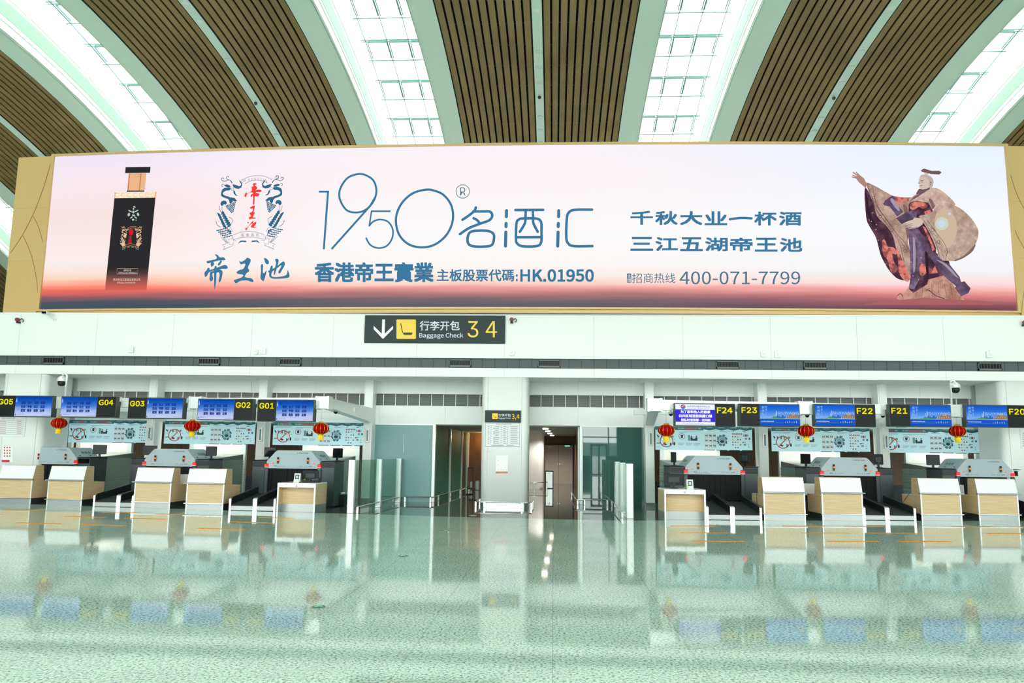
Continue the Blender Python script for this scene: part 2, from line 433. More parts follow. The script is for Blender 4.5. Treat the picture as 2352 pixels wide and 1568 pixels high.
b = B(); b.add([(-300, -300, -.3), (300, -300, -.3), (300, -6.3, -.02), (-300, -6.3, -.02)], [(0, 1, 2, 3)])
o = b.mk('forecourt', mat('pale_paving', (170, 178, 174), .8)); struct(o)
random.seed(3); b = B(); pts = []
for i in range(61):
    x = -300 + 10*i; pts.append((x, 4.2 + 1.8*math.sin(x*.021) + .9*math.sin(x*.067 + 1) + .4*random.random()))
b.loft([[(x, -290, -1) for x, h in pts], [(x, -297, h*.7) for x, h in pts], [(x, -310, h) for x, h in pts], [(x, -330, -1) for x, h in pts]], cap=False, closed=False)
struct(b.mk('hills', mat('wooded_hills', (84, 110, 106), .9)))

# ---- fascia of the check-in island
seams = [atY(x, 770, YF)[0] for x in (44, 221, 398, 578, 765, 958, 1159, 1364, 1568, 1770, 1968, 2167)]
seams = [seams[0] - 2.47*i for i in range(5, 0, -1)] + seams + [seams[-1] + 2.5*i for i in range(1, 5)]
b = B(); c = B()
for x0, x1 in zip(seams[:-1], seams[1:]):
    b.box(x0 + .004, x1 - .004, YF, YF + .1, Z_B1, Z_T - .05)
    c.box(x0 + .004, x1 - .004, YF, YF + .1, Z_S, Z_B0)
b.box(seams[0], seams[-1], YF - .02, YF + .12, Z_T - .05, Z_T)
struct(b.mk('wall_front', M_WHITE)); struct(c.mk('wall_front.001', M_WHITE))
b = B(); b.box(seams[0], seams[-1], YF + .015, YF + .3, Z_B1 + .005, Z_T - .06); b.box(seams[0], seams[-1], YF + .015, YF + .25, Z_S + .005, Z_B0 - .005)
struct(b.mk('wall_front.002', M_WHITE2))
b = B(); c = B(); b.box(seams[0], seams[-1], YF + .12, YF + .3, Z_B0 - .02, Z_B1 + .02)
xx = seams[0]
while xx < seams[-1]:
    c.box(xx, xx + .018, YF + .115, YF + .125, Z_B0, Z_B1); xx += .385
struct(b.mk('trim_1', M_BAND)); struct(c.mk('trim_2', M_BANDL))
# soffit with tile joints
b = B(); b.box(seams[0], seams[-1], YF + .1, YW + .3, Z_S, Z_S + .12); struct(b.mk('ceiling.001', M_WHITE))
b = B(); xx = seams[0]
while xx < seams[-1]: b.box(xx, xx + .008, YF + .12, YW, Z_S - .002, Z_S); xx += .62
b.box(seams[0], seams[-1], 24.5, 24.51, Z_S - .002, Z_S); b.box(seams[0], seams[-1], 25.1, 25.11, Z_S - .002, Z_S)
struct(b.mk('trim_3', M_WHITE2))
# island top
b = B(); b.box(seams[0], seams[-1], YF + .1, 44, 5.3, 5.6); struct(b.mk('ceiling.002', M_WHITE))

# ---- back wall above the openings with its louvre windows
ZW, ZL0, ZL1 = 2.53, 3.14, 3.53
b = B(); c = B()
wx = [-30 + 2.2*i for i in range(26)]
for x0, x1 in zip(wx[:-1], wx[1:]):
    b.box(x0 + .003, x1 - .003, YW, YW + .12, ZW, ZL0 - .0); b.box(x0 + .003, x1 - .003, YW, YW + .12, ZL1, Z_S)
c.box(-30, 25, YW + .02, YW + .14, ZW + .01, ZL0 - .01); c.box(-30, 25, YW + .02, YW + .14, ZL1 + .01, Z_S)
struct(b.mk('wall_back', M_WHITE)); struct(c.mk('wall_back.001', M_WHITE2))
b = B(); b.box(-30, 25, YW + .16, YW + .2, ZL0, ZL1); struct(b.mk('window_3', mat('louvre_void', (70, 76, 76), .6)))
b = B()
for i in range(11): z = ZL0 + .006 + i*.0352; b.prismX([(YW + .05, z), (YW + .06, z - .002), (YW + .085, z + .026), (YW + .075, z + .028)], -30, 25)
struct(b.mk('window_4', mat('louvre_blade', (158, 162, 160), .5, .1)))
b = B(); xx = -30
while xx < 25: b.box(xx, xx + .022, YW + .02, YW + .06, ZL0, ZL1); xx += .405
b.box(-30, 25, YW - .015, YW + .06, ZL0 - .03, ZL0); b.box(-30, 25, YW - .015, YW + .06, ZL1, ZL1 + .025)
struct(b.mk('trim_4', M_WHITE))

# ---- columns and the rounded pillars
def rprism(x0, x1, y0, y1, r, z0, z1, n=8):
    P = []
    for cx, cy, a in ((x1-r, y1-r, 0), (x0+r, y1-r, 90), (x0+r, y0+r, 180), (x1-r, y0+r, 270)):
        for i in range(n+1):
            t = math.radians(a + 90*i/n); P.append((cx + r*math.cos(t), cy + r*math.sin(t)))
    return B().prismZ(P, z0, z1)
COLS = []
for i, x in enumerate((353, 605, 848, 1491, 1750, 2025)):
    X = atY(x, 885, YC)[0]; COLS.append(X)
    b = B(); b.box(X - .14, X + .14, YC, YW + .02, 0, Z_S); b.box(X - .10, X + .10, YC - .015, YC, .0, Z_S)
    o = b.mk('column', M_WHITE); struct(o)
    s = B(); s.box(X - .15, X + .15, YC - .025, YC + .3, 0, .12); q = s.mk('skirt', M_STEEL, o)
PILX = [(-17.45, -16.0), (atY(1106.5, 900, YF + .02)[0], atY(1213, 1000, YF + .02)[0]), (13.25, 14.7)]
d1 = atY(101, 935, YF)[0]; PILX[0] = (d1 - 1.5, d1)
d2 = atY(2300, 950, YF)[0]; PILX[2] = (d2, d2 + 1.5)
for i, (x0, x1) in enumerate(PILX):
    b = rprism(x0, x1, YF + .03, YF + 1.5, .2, 0, Z_S)
    o = b.mk('column', M_WHITE, smooth=False); struct(o)
    for p in o.data.polygons: p.use_smooth = abs(p.normal.z) < .5
    j = B()
    for xx in (x0 + .2, x1 - .2): j.box(xx - .006, xx + .006, YF + .024, YF + .04, 0, Z_S)
    j.mk('joint', M_WHITE2, o)
    s = rprism(x0 - .01, x1 + .01, YF + .02, YF + 1.51, .21, 0, .12); s.mk('skirt', M_STEEL, o)
# grey returns between the end pillars and the first counters
b = B(); b.box(PILX[0][1] - .1, atY(156, 1000, 25.7)[0] + .03, YW - .06, YW + .06, 0, Z_S); struct(b.mk('wall_return', M_GREY))
b = B(); b.box(atY(2250, 1000, 25.7)[0] - .02, PILX[2][0] + .1, YW - .06, YW + .06, 0, Z_S); struct(b.mk('wall_return.001', M_GREY))

# ---- rooms behind: corridor left and right of the middle pillar, baggage hall behind the counters
XGL, XGR = atY(996, 1060, YW)[0], atY(1335, 1060, YW)[0]       # glazing posts
ZCOR = 2.5
b = B(); b.box(-30, 25, YW + .14, 46, ZCOR, ZCOR + .1); struct(b.mk('ceiling.003', mat('corridor_ceiling', (176, 184, 178), .6)))
b = B(); b.box(XGL - .2, 1.2, 42.0, 42.2, 0, ZCOR); struct(b.mk('wall_corridor', M_BROWN))
b = B(); b.box(XGR + .18, XGR + .3, YW + .5, 42.0, 0, ZCOR); struct(b.mk('wall_corridor.001', M_BROWN))
xa, xb_ = atY(1102, 1080, 33.5)[0], atY(1062, 1080, 33.5)[0]
b = B(); b.box(-4.6, -2.55, 36, 36.1, 0, ZCOR); struct(b.mk('wall_corridor.002', M_BROWN))
b = rprism(-2.6, atY(1249, 1080, 35.6)[0], 35.6, 37.5, .25, 0, ZCOR); o = b.mk('column', M_WHITE); struct(o)
b = B(); b.box(-30, XGL - .9, 31.5, 31.6, 0, ZCOR); b.box(XGR + 1.2, 25, 31.5, 31.6, 0, ZCOR); struct(b.mk('wall_baggage_hall', M_BROWN))
b = B(); b.box(-30, -6.0, 31.3, 31.5, 0, .55); b.box(2.6, 25, 31.3, 31.5, 0, .55); struct(b.mk('baseboard_back', M_CHARD))

# double door at the corridor's end
xd0, xd1 = atY(1251, 1080, 41.95)[0], atY(1315, 1080, 41.95)[0]; zd = 2.02
d = B(); d.box(xd0, xd1, 41.93, 41.99, 0, zd); dr = d.mk('door_1', mat('beige_door', (232, 224, 206), .45)); struct(dr)
f = B(); xm = (xd0 + xd1)/2
f.box(xd0 - .06, xd0, 41.88, 42, 0, zd + .05); f.box(xd1, xd1 + .06, 41.88, 42, 0, zd + .05); f.box(xd0, xd1, 41.88, 42, zd, zd + .05); f.box(xm - .006, xm + .006, 41.92, 41.94, 0, zd)
f.mk('door_frame', M_CHARD, dr)
for s in (-1, 1):
    h = B(); h.box(xm + s*.05 - .02 + s*.04, xm + s*.05 + .02 + s*.10, 41.88, 41.92, 1.0, 1.03); h.box(xm + s*.05 - .015, xm + s*.05 + .015, 41.88, 41.93, .97, 1.08); h.mk('door_handle', M_STEEL, dr)
    c = B(); c.box(xm + s*.45 - .12, xm + s*.45 + .12, 41.85, 41.92, zd - .12, zd - .05); c.mk('door_closer', M_STEELM, dr)
# ================================================================== the big display
def yb(X): return 23.72 + .0022*X*X
def bhit(x, y, off=0.0):                    # photo point carried onto the gently bowed screen
    r = ray(x, y); A = .0022*r[0]**2; Bq = -r[1]; C = 23.72 - off
    k = (-Bq - math.sqrt(Bq*Bq - 4*A*C))/(2*A)
    return (r[0]*k, r[1]*k, EYE + r[2]*k)
ZB, ZT = 6.10, 11.36
XBL, XBR = bhit(110, 530)[0], bhit(2321, 530)[0]
bill = thing('display_billboard', 'huge gold-framed video billboard above the check-in counters', 'billboard', (0, 0, 0))
def sheet(x0, x1, z0, z1, off, n=60):
    b = B(); vs = []
    for i in range(n+1):
        x = x0 + (x1-x0)*i/n; vs += [(x, yb(x) - off, z0), (x, yb(x) - off, z1)]
    b.add(vs, [(2*i, 2*i+2, 2*i+3, 2*i+1) for i in range(n)]); return b
def bow(x0, x1, z0, z1, o0, o1, n=60):      # a bowed bar
    b = B(); rings = []
    for i in range(n+1):
        x = x0 + (x1-x0)*i/n; y = yb(x); rings.append([(x, y-o1, z0), (x, y-o0, z0), (x, y-o0, z1), (x, y-o1, z1)])
    return b.loft(rings)
# screen picture: pale sky over a red horizon
m = bpy.data.materials.new('screen_picture'); m.use_nodes = True; nt = m.node_tree; nt.nodes.clear(); L = nt.links.new
tc = N(nt, 'ShaderNodeTexCoord'); sx = N(nt, 'ShaderNodeSeparateXYZ'); L(tc.outputs['Object'], sx.inputs[0])
mz = N(nt, 'ShaderNodeMapRange'); mz.inputs[1].default_value = ZB; mz.inputs[2].default_value = ZT; L(sx.outputs[2], mz.inputs[0])
mp = N(nt, 'ShaderNodeMapping'); mp.inputs['Scale'].default_value = (.22, 1, 5); L(tc.outputs['Object'], mp.inputs[0])
no = N(nt, 'ShaderNodeTexNoise'); no.inputs['Scale'].default_value = 1.0; no.inputs['Detail'].default_value = 4; L(mp.outputs[0], no.inputs[0])
ns = N(nt, 'ShaderNodeMath', operation='MULTIPLY_ADD'); ns.inputs[1].default_value = .05; ns.inputs[2].default_value = -.025; L(no.outputs[0], ns.inputs[0])
ad = N(nt, 'ShaderNodeMath', operation='ADD'); L(mz.outputs[0], ad.inputs[0]); L(ns.outputs[0], ad.inputs[1])
def ramp(stops):
    r = N(nt, 'ShaderNodeValToRGB'); r.color_ramp.elements.remove(r.color_ramp.elements[1])
    for i, (p, c) in enumerate(stops):
        e = r.color_ramp.elements[0] if i == 0 else r.color_ramp.elements.new(p)
        e.position = p; e.color = lin(c)
    L(ad.outputs[0], r.inputs[0]); return r
rl = ramp([(0, (66, 82, 96)), (.045, (78, 86, 100)), (.085, (160, 96, 104)), (.115, (244, 112, 98)), (.145, (255, 150, 130)), (.19, (255, 208, 184)), (.23, (252, 230, 216)), (.3, (250, 238, 236)), (.6, (250, 228, 228)), (.82, (248, 234, 240)), (1, (240, 232, 248))])
rc = ramp([(0, (90, 92, 104)), (.05, (118, 104, 112)), (.085, (186, 126, 126)), (.125, (244, 166, 162)), (.145, (253, 214, 202)), (.19, (253, 238, 230)), (.25, (252, 248, 246)), (.45, (252, 250, 252)), (.8, (252, 244, 246)), (1, (250, 244, 250))])
rr = ramp([(0, (98, 66, 80)), (.045, (166, 96, 104)), (.09, (226, 138, 138)), (.13, (252, 188, 186)), (.165, (252, 226, 226)), (.24, (246, 246, 250)), (.5, (250, 252, 254)), (.8, (240, 246, 255)), (1, (232, 242, 255))])
fx1 = N(nt, 'ShaderNodeMapRange', interpolation_type='SMOOTHSTEP'); fx1.inputs[1].default_value = XBL + 2; fx1.inputs[2].default_value = -5; L(sx.outputs[0], fx1.inputs[0])
fx2 = N(nt, 'ShaderNodeMapRange', interpolation_type='SMOOTHSTEP'); fx2.inputs[1].default_value = 0; fx2.inputs[2].default_value = XBR - 1; L(sx.outputs[0], fx2.inputs[0])
m1 = N(nt, 'ShaderNodeMixRGB'); L(fx1.outputs[0], m1.inputs[0]); L(rl.outputs[0], m1.inputs[1]); L(rc.outputs[0], m1.inputs[2])
m2 = N(nt, 'ShaderNodeMixRGB'); L(fx2.outputs[0], m2.inputs[0]); L(m1.outputs[0], m2.inputs[1]); L(rr.outputs[0], m2.inputs[2])
em = N(nt, 'ShaderNodeEmission'); L(m2.outputs[0], em.inputs[0]); om = N(nt, 'ShaderNodeOutputMaterial'); L(em.outputs[0], om.inputs[0])
sheet(XBL, XBR, ZB, ZT, 0).mk('screen', m, bill)
fr = bow(XBL - .10, XBR + .10, 5.93, ZB - .06, -.12, .0)
f2 = bow(XBL - .10, XBR + .10, ZB - .06, ZB, -.1, .07); f3 = bow(XBL - .10, XBR + .10, ZT, ZT + .07, -.1, .06)
for q in (f2, f3): fr.add(q.v, q.f)
for x0, x1 in ((XBL - .10, XBL), (XBR, XBR + .10)):
    q = bow(x0, x1, ZB - .06, ZT + .07, -.1, .07, 2); fr.add(q.v, q.f)
fr.mk('frame', M_GOLD, bill)
bk = bow(XBL - .1, XBR + .1, 5.93, ZT + .05, -.9, -.1, 30); bk.mk('casing', M_CHAR, bill)

# gold wing panels with inlaid curves
XGW = bhit(28, 530)[0]
def wing(name, x0, x1, label, curves):
    g = thing(name, label, 'wall panel', (0, 0, 0))
    bow(x0, x1, 5.93, ZT, -.6, .05, 6).mk('panel', M_GOLD, g)
    a = Art(lambda x, y: bhit(x, y, .054))
    for c in curves: a.stroke(spl(c, 8), 1.4)
    a.mk('inlay', M_GOLDL, g)
    q = bow(x0, x1, 7.747, 7.753, -.06, .0508, 6); q2 = bow(x0, x1, 9.557, 9.563, -.06, .0508, 6); q.add(q2.v, q2.f); q.mk('joint', mat('gold_joint', (168, 144, 92), .5), g)
    return g
wing('gold_wing_panel', XGW, XBL - .1, 'gold panel with curved inlay lines left of the big screen',
     [[(121, 358), (100, 430), (76, 492), (48, 545), (24, 581)], [(76, 496), (88, 520), (96, 548), (99, 566)], [(53, 541), (70, 580), (80, 620), (86, 660), (87, 680)]])
wing('gold_wing_panel', XBR + .1, XBR + 2.2, 'gold panel with curved inlay lines right of the big screen',
     [[(2318, 390), (2330, 430), (2342, 460), (2356, 485)], [(2326, 512), (2336, 540), (2348, 562), (2362, 590)], [(2346, 724), (2349, 690), (2356, 650)]])

# ---- what the screen shows
INK = glow('ink_blue', (62, 122, 160)); INKL = glow('ink_slate', (84, 118, 140)); REDG = glow('seal_red', (250, 62, 66))
def part(name, m, fn, off=.012):
    a = Art(lambda x, y: bhit(x, y, off)); fn(a); return a.mk(name, m, bill)
def z2(x0, y0, k): return lambda pts: [(x0 + p[0]/k, y0 + p[1]/k) for p in pts]
S3 = z2(700, 370, 3.36)
def big1950(a):
    a.stroke(S3([(108, 235), (188, 235)]), 4.4); a.stroke(S3([(180, 228), (147, 680)]), 4.6)
    a.stroke(spl(S3([(410, 100), (330, 130), (275, 210), (270, 290), (320, 375), (395, 396), (470, 375), (530, 310), (553, 230), (530, 150), (470, 108)]), 8, True), 4.6, closed=True)
    a.stroke(S3([(545, 275), (505, 345), (207, 678)]), 4.6)
    a.stroke(S3([(662, 386), (515, 386), (498, 500)]), 3.8)
    a.stroke(spl(S3([(495, 502), (530, 465), (585, 450), (645, 470), (680, 530), (672, 600), (630, 655), (565, 670), (505, 645), (472, 590)]), 8), 3.9)
    a.stroke(spl(S3([(935, 220), (830, 250), (745, 330), (704, 440), (725, 560), (800, 640), (905, 665), (1010, 640), (1100, 560), (1143, 450), (1130, 340), (1070, 260), (1000, 228)]), 8, True), 5.2, closed=True)
part('numeral_lettering', INK, big1950)
def mingjiu(a):
    w = 6.0
    a.stroke(spl(S3([(1320, 357), (1308, 385), (1265, 420), (1217, 452)]), 6), w, round_=True)
    a.stroke(spl(S3([(1300, 388), (1380, 388), (1430, 390), (1447, 420), (1425, 455), (1360, 480), (1270, 515), (1197, 563)]), 6), w, round_=True)
    a.stroke(spl(S3([(1303, 440), (1330, 455), (1352, 482)]), 5), w, round_=True)
    a.stroke(spl(S3([(1310, 538), (1410, 538), (1455, 560), (1460, 600), (1445, 645), (1400, 658), (1310, 658), (1265, 640), (1256, 600), (1270, 555)]), 6, True), w, closed=True)
    for x in (1557, 1960):
        a.stroke(S3([(x, 382), (x - 1, 428)]), w*1.2, round_=True); a.stroke(S3([(x - 3, 480), (x - 4, 505)]), w*1.2, round_=True); a.stroke(S3([(x - 5, 547), (x - 8, 655)]), w*1.2, round_=True)
    a.stroke(S3([(1626, 377), (1840, 376)]), w, round_=True)
    a.stroke(spl(S3([(1705, 378), (1703, 430), (1698, 480), (1660, 545)]), 6), w, round_=True)
    a.stroke(spl(S3([(1760, 378), (1762, 430), (1765, 480), (1798, 545)]), 6), w, round_=True)
    a.stroke(spl(S3([(1680, 442), (1780, 442), (1822, 465), (1827, 540), (1824, 625), (1790, 655), (1680, 656), (1640, 635), (1630, 600), (1634, 480), (1650, 452)]), 6, True), w, closed=True)
    a.stroke(S3([(1632, 587), (1822, 586)]), w); a.stroke(S3([(1706, 442), (1762, 442)]), w*.9)
    a.stroke(spl(S3([(2217, 374), (2080, 376), (2035, 400), (2022, 450), (2018, 580), (2030, 630), (2075, 655), (2220, 655)]), 6), w, round_=True)
part('title_lettering', INK, mingjiu)
def reg(a):
    c = S3([(1219, 234)])[0]; a.ring(c[0], c[1], 15.4, 15.4, 1.5); a.text('R', c[0] - 6, c[1] - 9.4, c[0] + 6.5, c[1] + 9)
part('registered_mark', INKL, reg)
part('company_lettering', INK, lambda a: a.text('香港帝王實業', 722.5, 602, 996, 648, .028))
part('share_code_lettering', INK, lambda a: (a.text('主板股票代碼', 1003, 618, 1181, 646, .018), a.rect(1185, 630, 1189, 635), a.rect(1185, 640.5, 1189, 645.5), a.text('HK.01950', 1195, 618, 1364, 647, .03)))
def lishu(a, s, x0, x1, y0, y1, dy):
    n = len(s); w = (x1 - x0)/n
    for i, ch in enumerate(s):
        t = i/(n - 1)*dy
        if ch == '一': a.stroke(spl([(x0 + i*w + 3, (y0+y1)/2 + 2 + t), (x0 + i*w + w*.5, (y0+y1)/2 - 1 + t), (x0 + i*w + w - 4, (y0+y1)/2 + t)], 6), 5.5, round_=True)
        else: a.text(ch, x0 + i*w + 2, y0 + t, x0 + i*w + w - 3, y1 + t, .03)
part('slogan_lettering', INK, lambda a: lishu(a, '千秋大业一杯酒', 1446, 1844, 484, 516, 2))
part('slogan_lettering', INK, lambda a: lishu(a, '三江五湖帝王池', 1446, 1846, 544, 576, 2))
part('hotline_lettering', INKL, lambda a: (a.rrect(1440, 628, 1450, 649, 1.5), a.text('招商热线', 1452, 627, 1551, 650), a.text('400-071-7799', 1561, 623, 1838, 653, .004)))
part('hotline_lettering', glow('pale_ink', (250, 240, 236)), lambda a: (a.text('全', 1441.2, 629.5, 1448.8, 637.5), a.text('国', 1441.2, 639.5, 1448.8, 647)), .02)
# brushed brand name
S5 = z2(440, 370, 5.057)
def brush(a):
    P = lambda pts: a.poly(spl(pts, 3, True))
    P(S5([(270, 1083), (300, 1088), (322, 1110), (335, 1118), (370, 1115), (392, 1135), (385, 1150), (330, 1152), (290, 1160), (200, 1185), (180, 1180), (178, 1160), (230, 1150), (285, 1135), (290, 1110)]))
    P(S5([(235, 1168), (260, 1180), (255, 1210), (230, 1225), (222, 1195)])); P(S5([(340, 1150), (352, 1165), (335, 1195), (315, 1215), (305, 1195), (325, 1170)]))
    P(S5([(190, 1238), (210, 1245), (215, 1262), (300, 1235), (380, 1205), (410, 1215), (422, 1240), (395, 1252), (360, 1250), (300, 1262), (210, 1285), (180, 1330), (160, 1345), (150, 1320), (152, 1290), (175, 1265)]))
    P(S5([(215, 1290), (245, 1285), (240, 1320), (250, 1360), (240, 1390), (222, 1392), (208, 1370), (212, 1330)]))
    P(S5([(300, 1255), (340, 1262), (360, 1285), (352, 1350), (335, 1400), (318, 1405), (315, 1380), (325, 1330), (318, 1290), (290, 1290)]))
    P(S5([(268, 1225), (292, 1228), (288, 1330), (285, 1400), (270, 1480), (264, 1478), (262, 1400), (262, 1300)]))
    P(S5([(225, 1282), (330, 1268), (330, 1285), (228, 1302)]))
    P(S5([(555, 1160), (580, 1168), (620, 1145), (645, 1122), (670, 1128), (688, 1150), (675, 1190), (655, 1235), (668, 1262), (668, 1280), (640, 1300), (620, 1345), (690, 1358), (718, 1385), (715, 1402), (690, 1400), (640, 1385), (570, 1390), (520, 1418), (500, 1405), (493, 1382), (530, 1368), (575, 1352), (600, 1330), (590, 1315), (560, 1312), (530, 1305), (525, 1285), (560, 1262), (600, 1250), (625, 1200), (610, 1190), (575, 1198), (560, 1180)]))
    P(S5([(842, 1125), (875, 1135), (898, 1165), (892, 1195), (862, 1190), (850, 1160)]))
    P(S5([(805, 1205), (828, 1198), (830, 1240), (828, 1290), (845, 1300), (870, 1265), (862, 1320), (838, 1390), (820, 1385), (800, 1355), (806, 1280)]))
    P(S5([(890, 1275), (920, 1262), (985, 1225), (1060, 1165), (1082, 1180), (1078, 1215), (1050, 1265), (1030, 1300), (1010, 1300), (1012, 1275), (1040, 1225), (1035, 1210), (985, 1250), (930, 1285), (900, 1295)]))
    P(S5([(970, 1140), (995, 1132), (1012, 1150), (1005, 1190), (985, 1260), (965, 1320), (955, 1310), (962, 1260), (980, 1190), (975, 1160)]))
    P(S5([(920, 1220), (942, 1215), (940, 1260), (928, 1310), (935, 1340), (1000, 1345), (1080, 1330), (1108, 1308), (1118, 1262), (1128, 1290), (1138, 1330), (1125, 1352), (1060, 1362), (960, 1365), (920, 1355), (902, 1330), (905, 1280)]))
part('brand_lettering', INK, brush)
# crest: two crested beasts round a red name and a ribbon
def crest_blue(a, S, cx, w=1.0, mirror=True):
    for s in ((1, -1) if mirror else (1,)):
        def T(pts): return S([(cx + s*(p[0] - cx), p[1]) for p in pts])
        a.stroke(spl(T([(450, 255), (420, 215), (360, 230), (330, 215), (325, 195), (345, 190), (352, 205)]), 5), 1.3*w)
        a.stroke(spl(T([(455, 250), (430, 220), (390, 205), (383, 180), (400, 172), (412, 185)]), 5), 1.3*w)
        a.poly(T([(360, 275), (390, 265), (430, 280), (438, 300), (400, 298), (370, 288)]))
        a.stroke(spl(T([(360, 270), (338, 262), (335, 285), (350, 292)]), 5), 1.2*w)
        a.poly(spl(T([(330, 370), (345, 320), (400, 300), (440, 310), (425, 335), (380, 340), (350, 370), (375, 395), (425, 410), (460, 440), (470, 470), (440, 490), (420, 440), (370, 420), (335, 400)]), 3, True))
        a.poly(T([(440, 415), (490, 425), (522, 460), (495, 468), (460, 450)]))
        a.poly(T([(455, 265), (500, 275), (540, 290), (560, 270), (545, 245), (528, 210), (555, 235), (572, 265), (562, 305), (530, 320), (500, 315), (470, 300)]))
        a.poly(T([(470, 335), (490, 345), (500, 380), (530, 400), (495, 395), (475, 370)]))
        a.ring(*T([(460, 322)])[0], 3*w, 3*w, .8*w, 14)
        a.poly(spl(T([(330, 490), (345, 460), (380, 455), (402, 475), (395, 500), (370, 495), (360, 512), (340, 512)]), 3, True))
        random.seed(5)
        for i in range(6):
            for j in range(7 - i):
                p = T([(500 - j*17 + i*2 - 6*i, 478 + i*21 + j*7)])[0]; a.ell(p[0], p[1], 1.5*w, 2.1*w, 8)
        for i in range(7):
            y = 590 + i*24
            a.poly(spl(T([(352 + i*15, y - 14), (376 + i*15, y - 4), (378 + i*14, y + 14), (352 + i*13, y + 30), (346 + i*13, y + 16)]), 3, True))
            a.poly(spl(T([(298 + i*12, y + 4), (325 + i*13, y + 16), (342 + i*13, y + 36), (320 + i*13, y + 36), (302 + i*12, y + 22)]), 3, True))
        a.stroke(spl(T([(322, 515), (325, 560), (345, 590)]), 4), .9*w); a.stroke(spl(T([(350, 520), (352, 560), (365, 585)]), 4), .9*w)
        a.stroke(spl(T([(435, 645), (470, 665), (478, 700), (455, 735)]), 5), 1.0*w); a.stroke(spl(T([(288, 690), (305, 735), (345, 762)]), 5), 1.2*w); a.stroke(spl(T([(435, 745), (470, 780), (490, 820)]), 5), .8*w)
        for i in range(5):
            for j in range(9 - i):
                p = T([(308 + j*19 + i*22, 800 + i*20 - (8 if j > 3 else 0) - j*3 + (j*5 if j > 6 else 0))])[0]; a.ell(p[0], p[1], 2.0*w, 1.6*w, 8)
        for q in (0, 1, 2): a.stroke(spl(T([(355 + 20*q, 872 + 4*q), (390 + 14*q, 915), (430 + 8*q, 945)]), 4), .8*w)
        a.stroke(T([(450, 905), (495, 895), (508, 925), (538, 920)]), .7*w); a.stroke(T([(450, 905), (458, 965), (505, 962), (508, 940)]), .7*w)
        a.stroke(T([(445, 945), (375, 970), (405, 985), (390, 1025), (505, 975)]), .7*w); a.stroke(T([(490, 860), (500, 910)]), .8*w)
        a.poly(T([(553, 955), (590, 920), (650, 922), (655, 940), (600, 935)]))
    a.stroke(spl(S([(490, 860), (580, 825), (680, 817), (780, 828), (862, 860)]), 6), .8*w); a.stroke(spl(S([(500, 910), (590, 888), (680, 882), (770, 888), (855, 910)]), 6), .8*w)
    a.stroke(spl(S([(558, 222), (640, 182), (740, 168), (840, 182), (918, 222)]), 6), .8*w); a.stroke(spl(S([(595, 265), (660, 232), (740, 222), (810, 232), (865, 258)]), 6), .8*w)
def skew(S): return lambda pts: [(p[0], p[1]) for p in S([(q[0] + (600 - q[1])*.055, q[1] - (q[0] - 700)*.012) for q in pts])]
CR = skew(S5)
part('crest_emblem', glow('crest_blue', (48, 104, 136)), lambda a: crest_blue(a, CR, 685))
def crest_txt(a):
    for i, ch in enumerate('DIWANGCHI'):
        x = 582 + i*36; y = 234 - 26*math.sin((i + .3)/8.4*PI)**.8; p = S5([(x, y)])[0]; a.text(ch, p[0], p[1] - 2.2, p[0] + (1.2 if ch == 'I' else 4.4), p[1] + 3.2)
    for i, ch in enumerate('酱香典范'): p = S5([(574 + i*57, 838)])[0]; a.text(ch, p[0], p[1], p[0] + 7.4, p[1] + 7.6)
    c = S5([(988, 193)])[0]; a.ring(*c, 4.9, 4.9, .6, 20); a.text('R', c[0] - 1.9, c[1] - 3, c[0] + 2.2, c[1] + 3)
part('crest_lettering', glow('crest_grey', (130, 140, 155)), crest_txt)
def crest_red(a):
    P = lambda pts: a.poly(spl(pts, 3, True))
    P(S5([(712, 262), (742, 255), (757, 268), (735, 280), (758, 300), (762, 320), (742, 335), (790, 330), (815, 342), (800, 358), (740, 362), (785, 378), (782, 400), (752, 412), (735, 408), (730, 490), (720, 505), (712, 495), (716, 400), (700, 412), (685, 412), (690, 388), (715, 375), (700, 362), (660, 372), (640, 392), (632, 415), (616, 412), (618, 385), (640, 358), (645, 375), (690, 352), (700, 330), (698, 300), (720, 290)]))
    P(S5([(678, 540), (715, 518), (735, 520), (732, 545), (722, 590), (735, 598), (722, 625), (712, 650), (745, 658), (738, 668), (700, 668), (672, 675), (668, 650), (690, 640), (680, 620), (675, 600), (705, 585), (710, 548), (690, 552)]))
    P(S5([(648, 705), (665, 712), (655, 725)])); P(S5([(625, 765), (640, 775), (705, 700), (720, 695), (715, 720), (750, 702), (748, 730), (725, 760), (755, 768), (735, 775), (700, 770), (685, 760), (705, 735), (700, 725), (660, 760), (640, 800), (628, 802)]))
part('crest_name', REDG, crest_red)

# ---- bottle shown at the left
SB = z2(200, 370, 5.059)
BLK = glow('bottle_black', (44, 44, 46)); AMB = glow('bottle_amber', (240, 184, 138)); CRM = glow('bottle_cream', (252, 236, 208)); GLD = glow('bottle_gold', (236, 190, 140))
mb = bpy.data.materials.new('bottle_fade'); mb.use_nodes = True; nt = mb.node_tree; nt.nodes.clear(); L = nt.links.new
tc = N(nt, 'ShaderNodeTexCoord'); sx = N(nt, 'ShaderNodeSeparateXYZ'); L(tc.outputs['Object'], sx.inputs[0])
mz = N(nt, 'ShaderNodeMapRange'); mz.inputs[1].default_value = bhit(290, 666)[2]; mz.inputs[2].default_value = bhit(290, 610)[2]; L(sx.outputs[2], mz.inputs[0])
r = N(nt, 'ShaderNodeValToRGB'); e = r.color_ramp.elements; e[0].color = lin((222, 100, 88)); e[1].position = .9; e[1].color = lin((44, 44, 46)); q = e.new(.4); q.color = lin((150, 84, 76)); q = e.new(.65); q.color = lin((84, 62, 60)); L(mz.outputs[0], r.inputs[0])
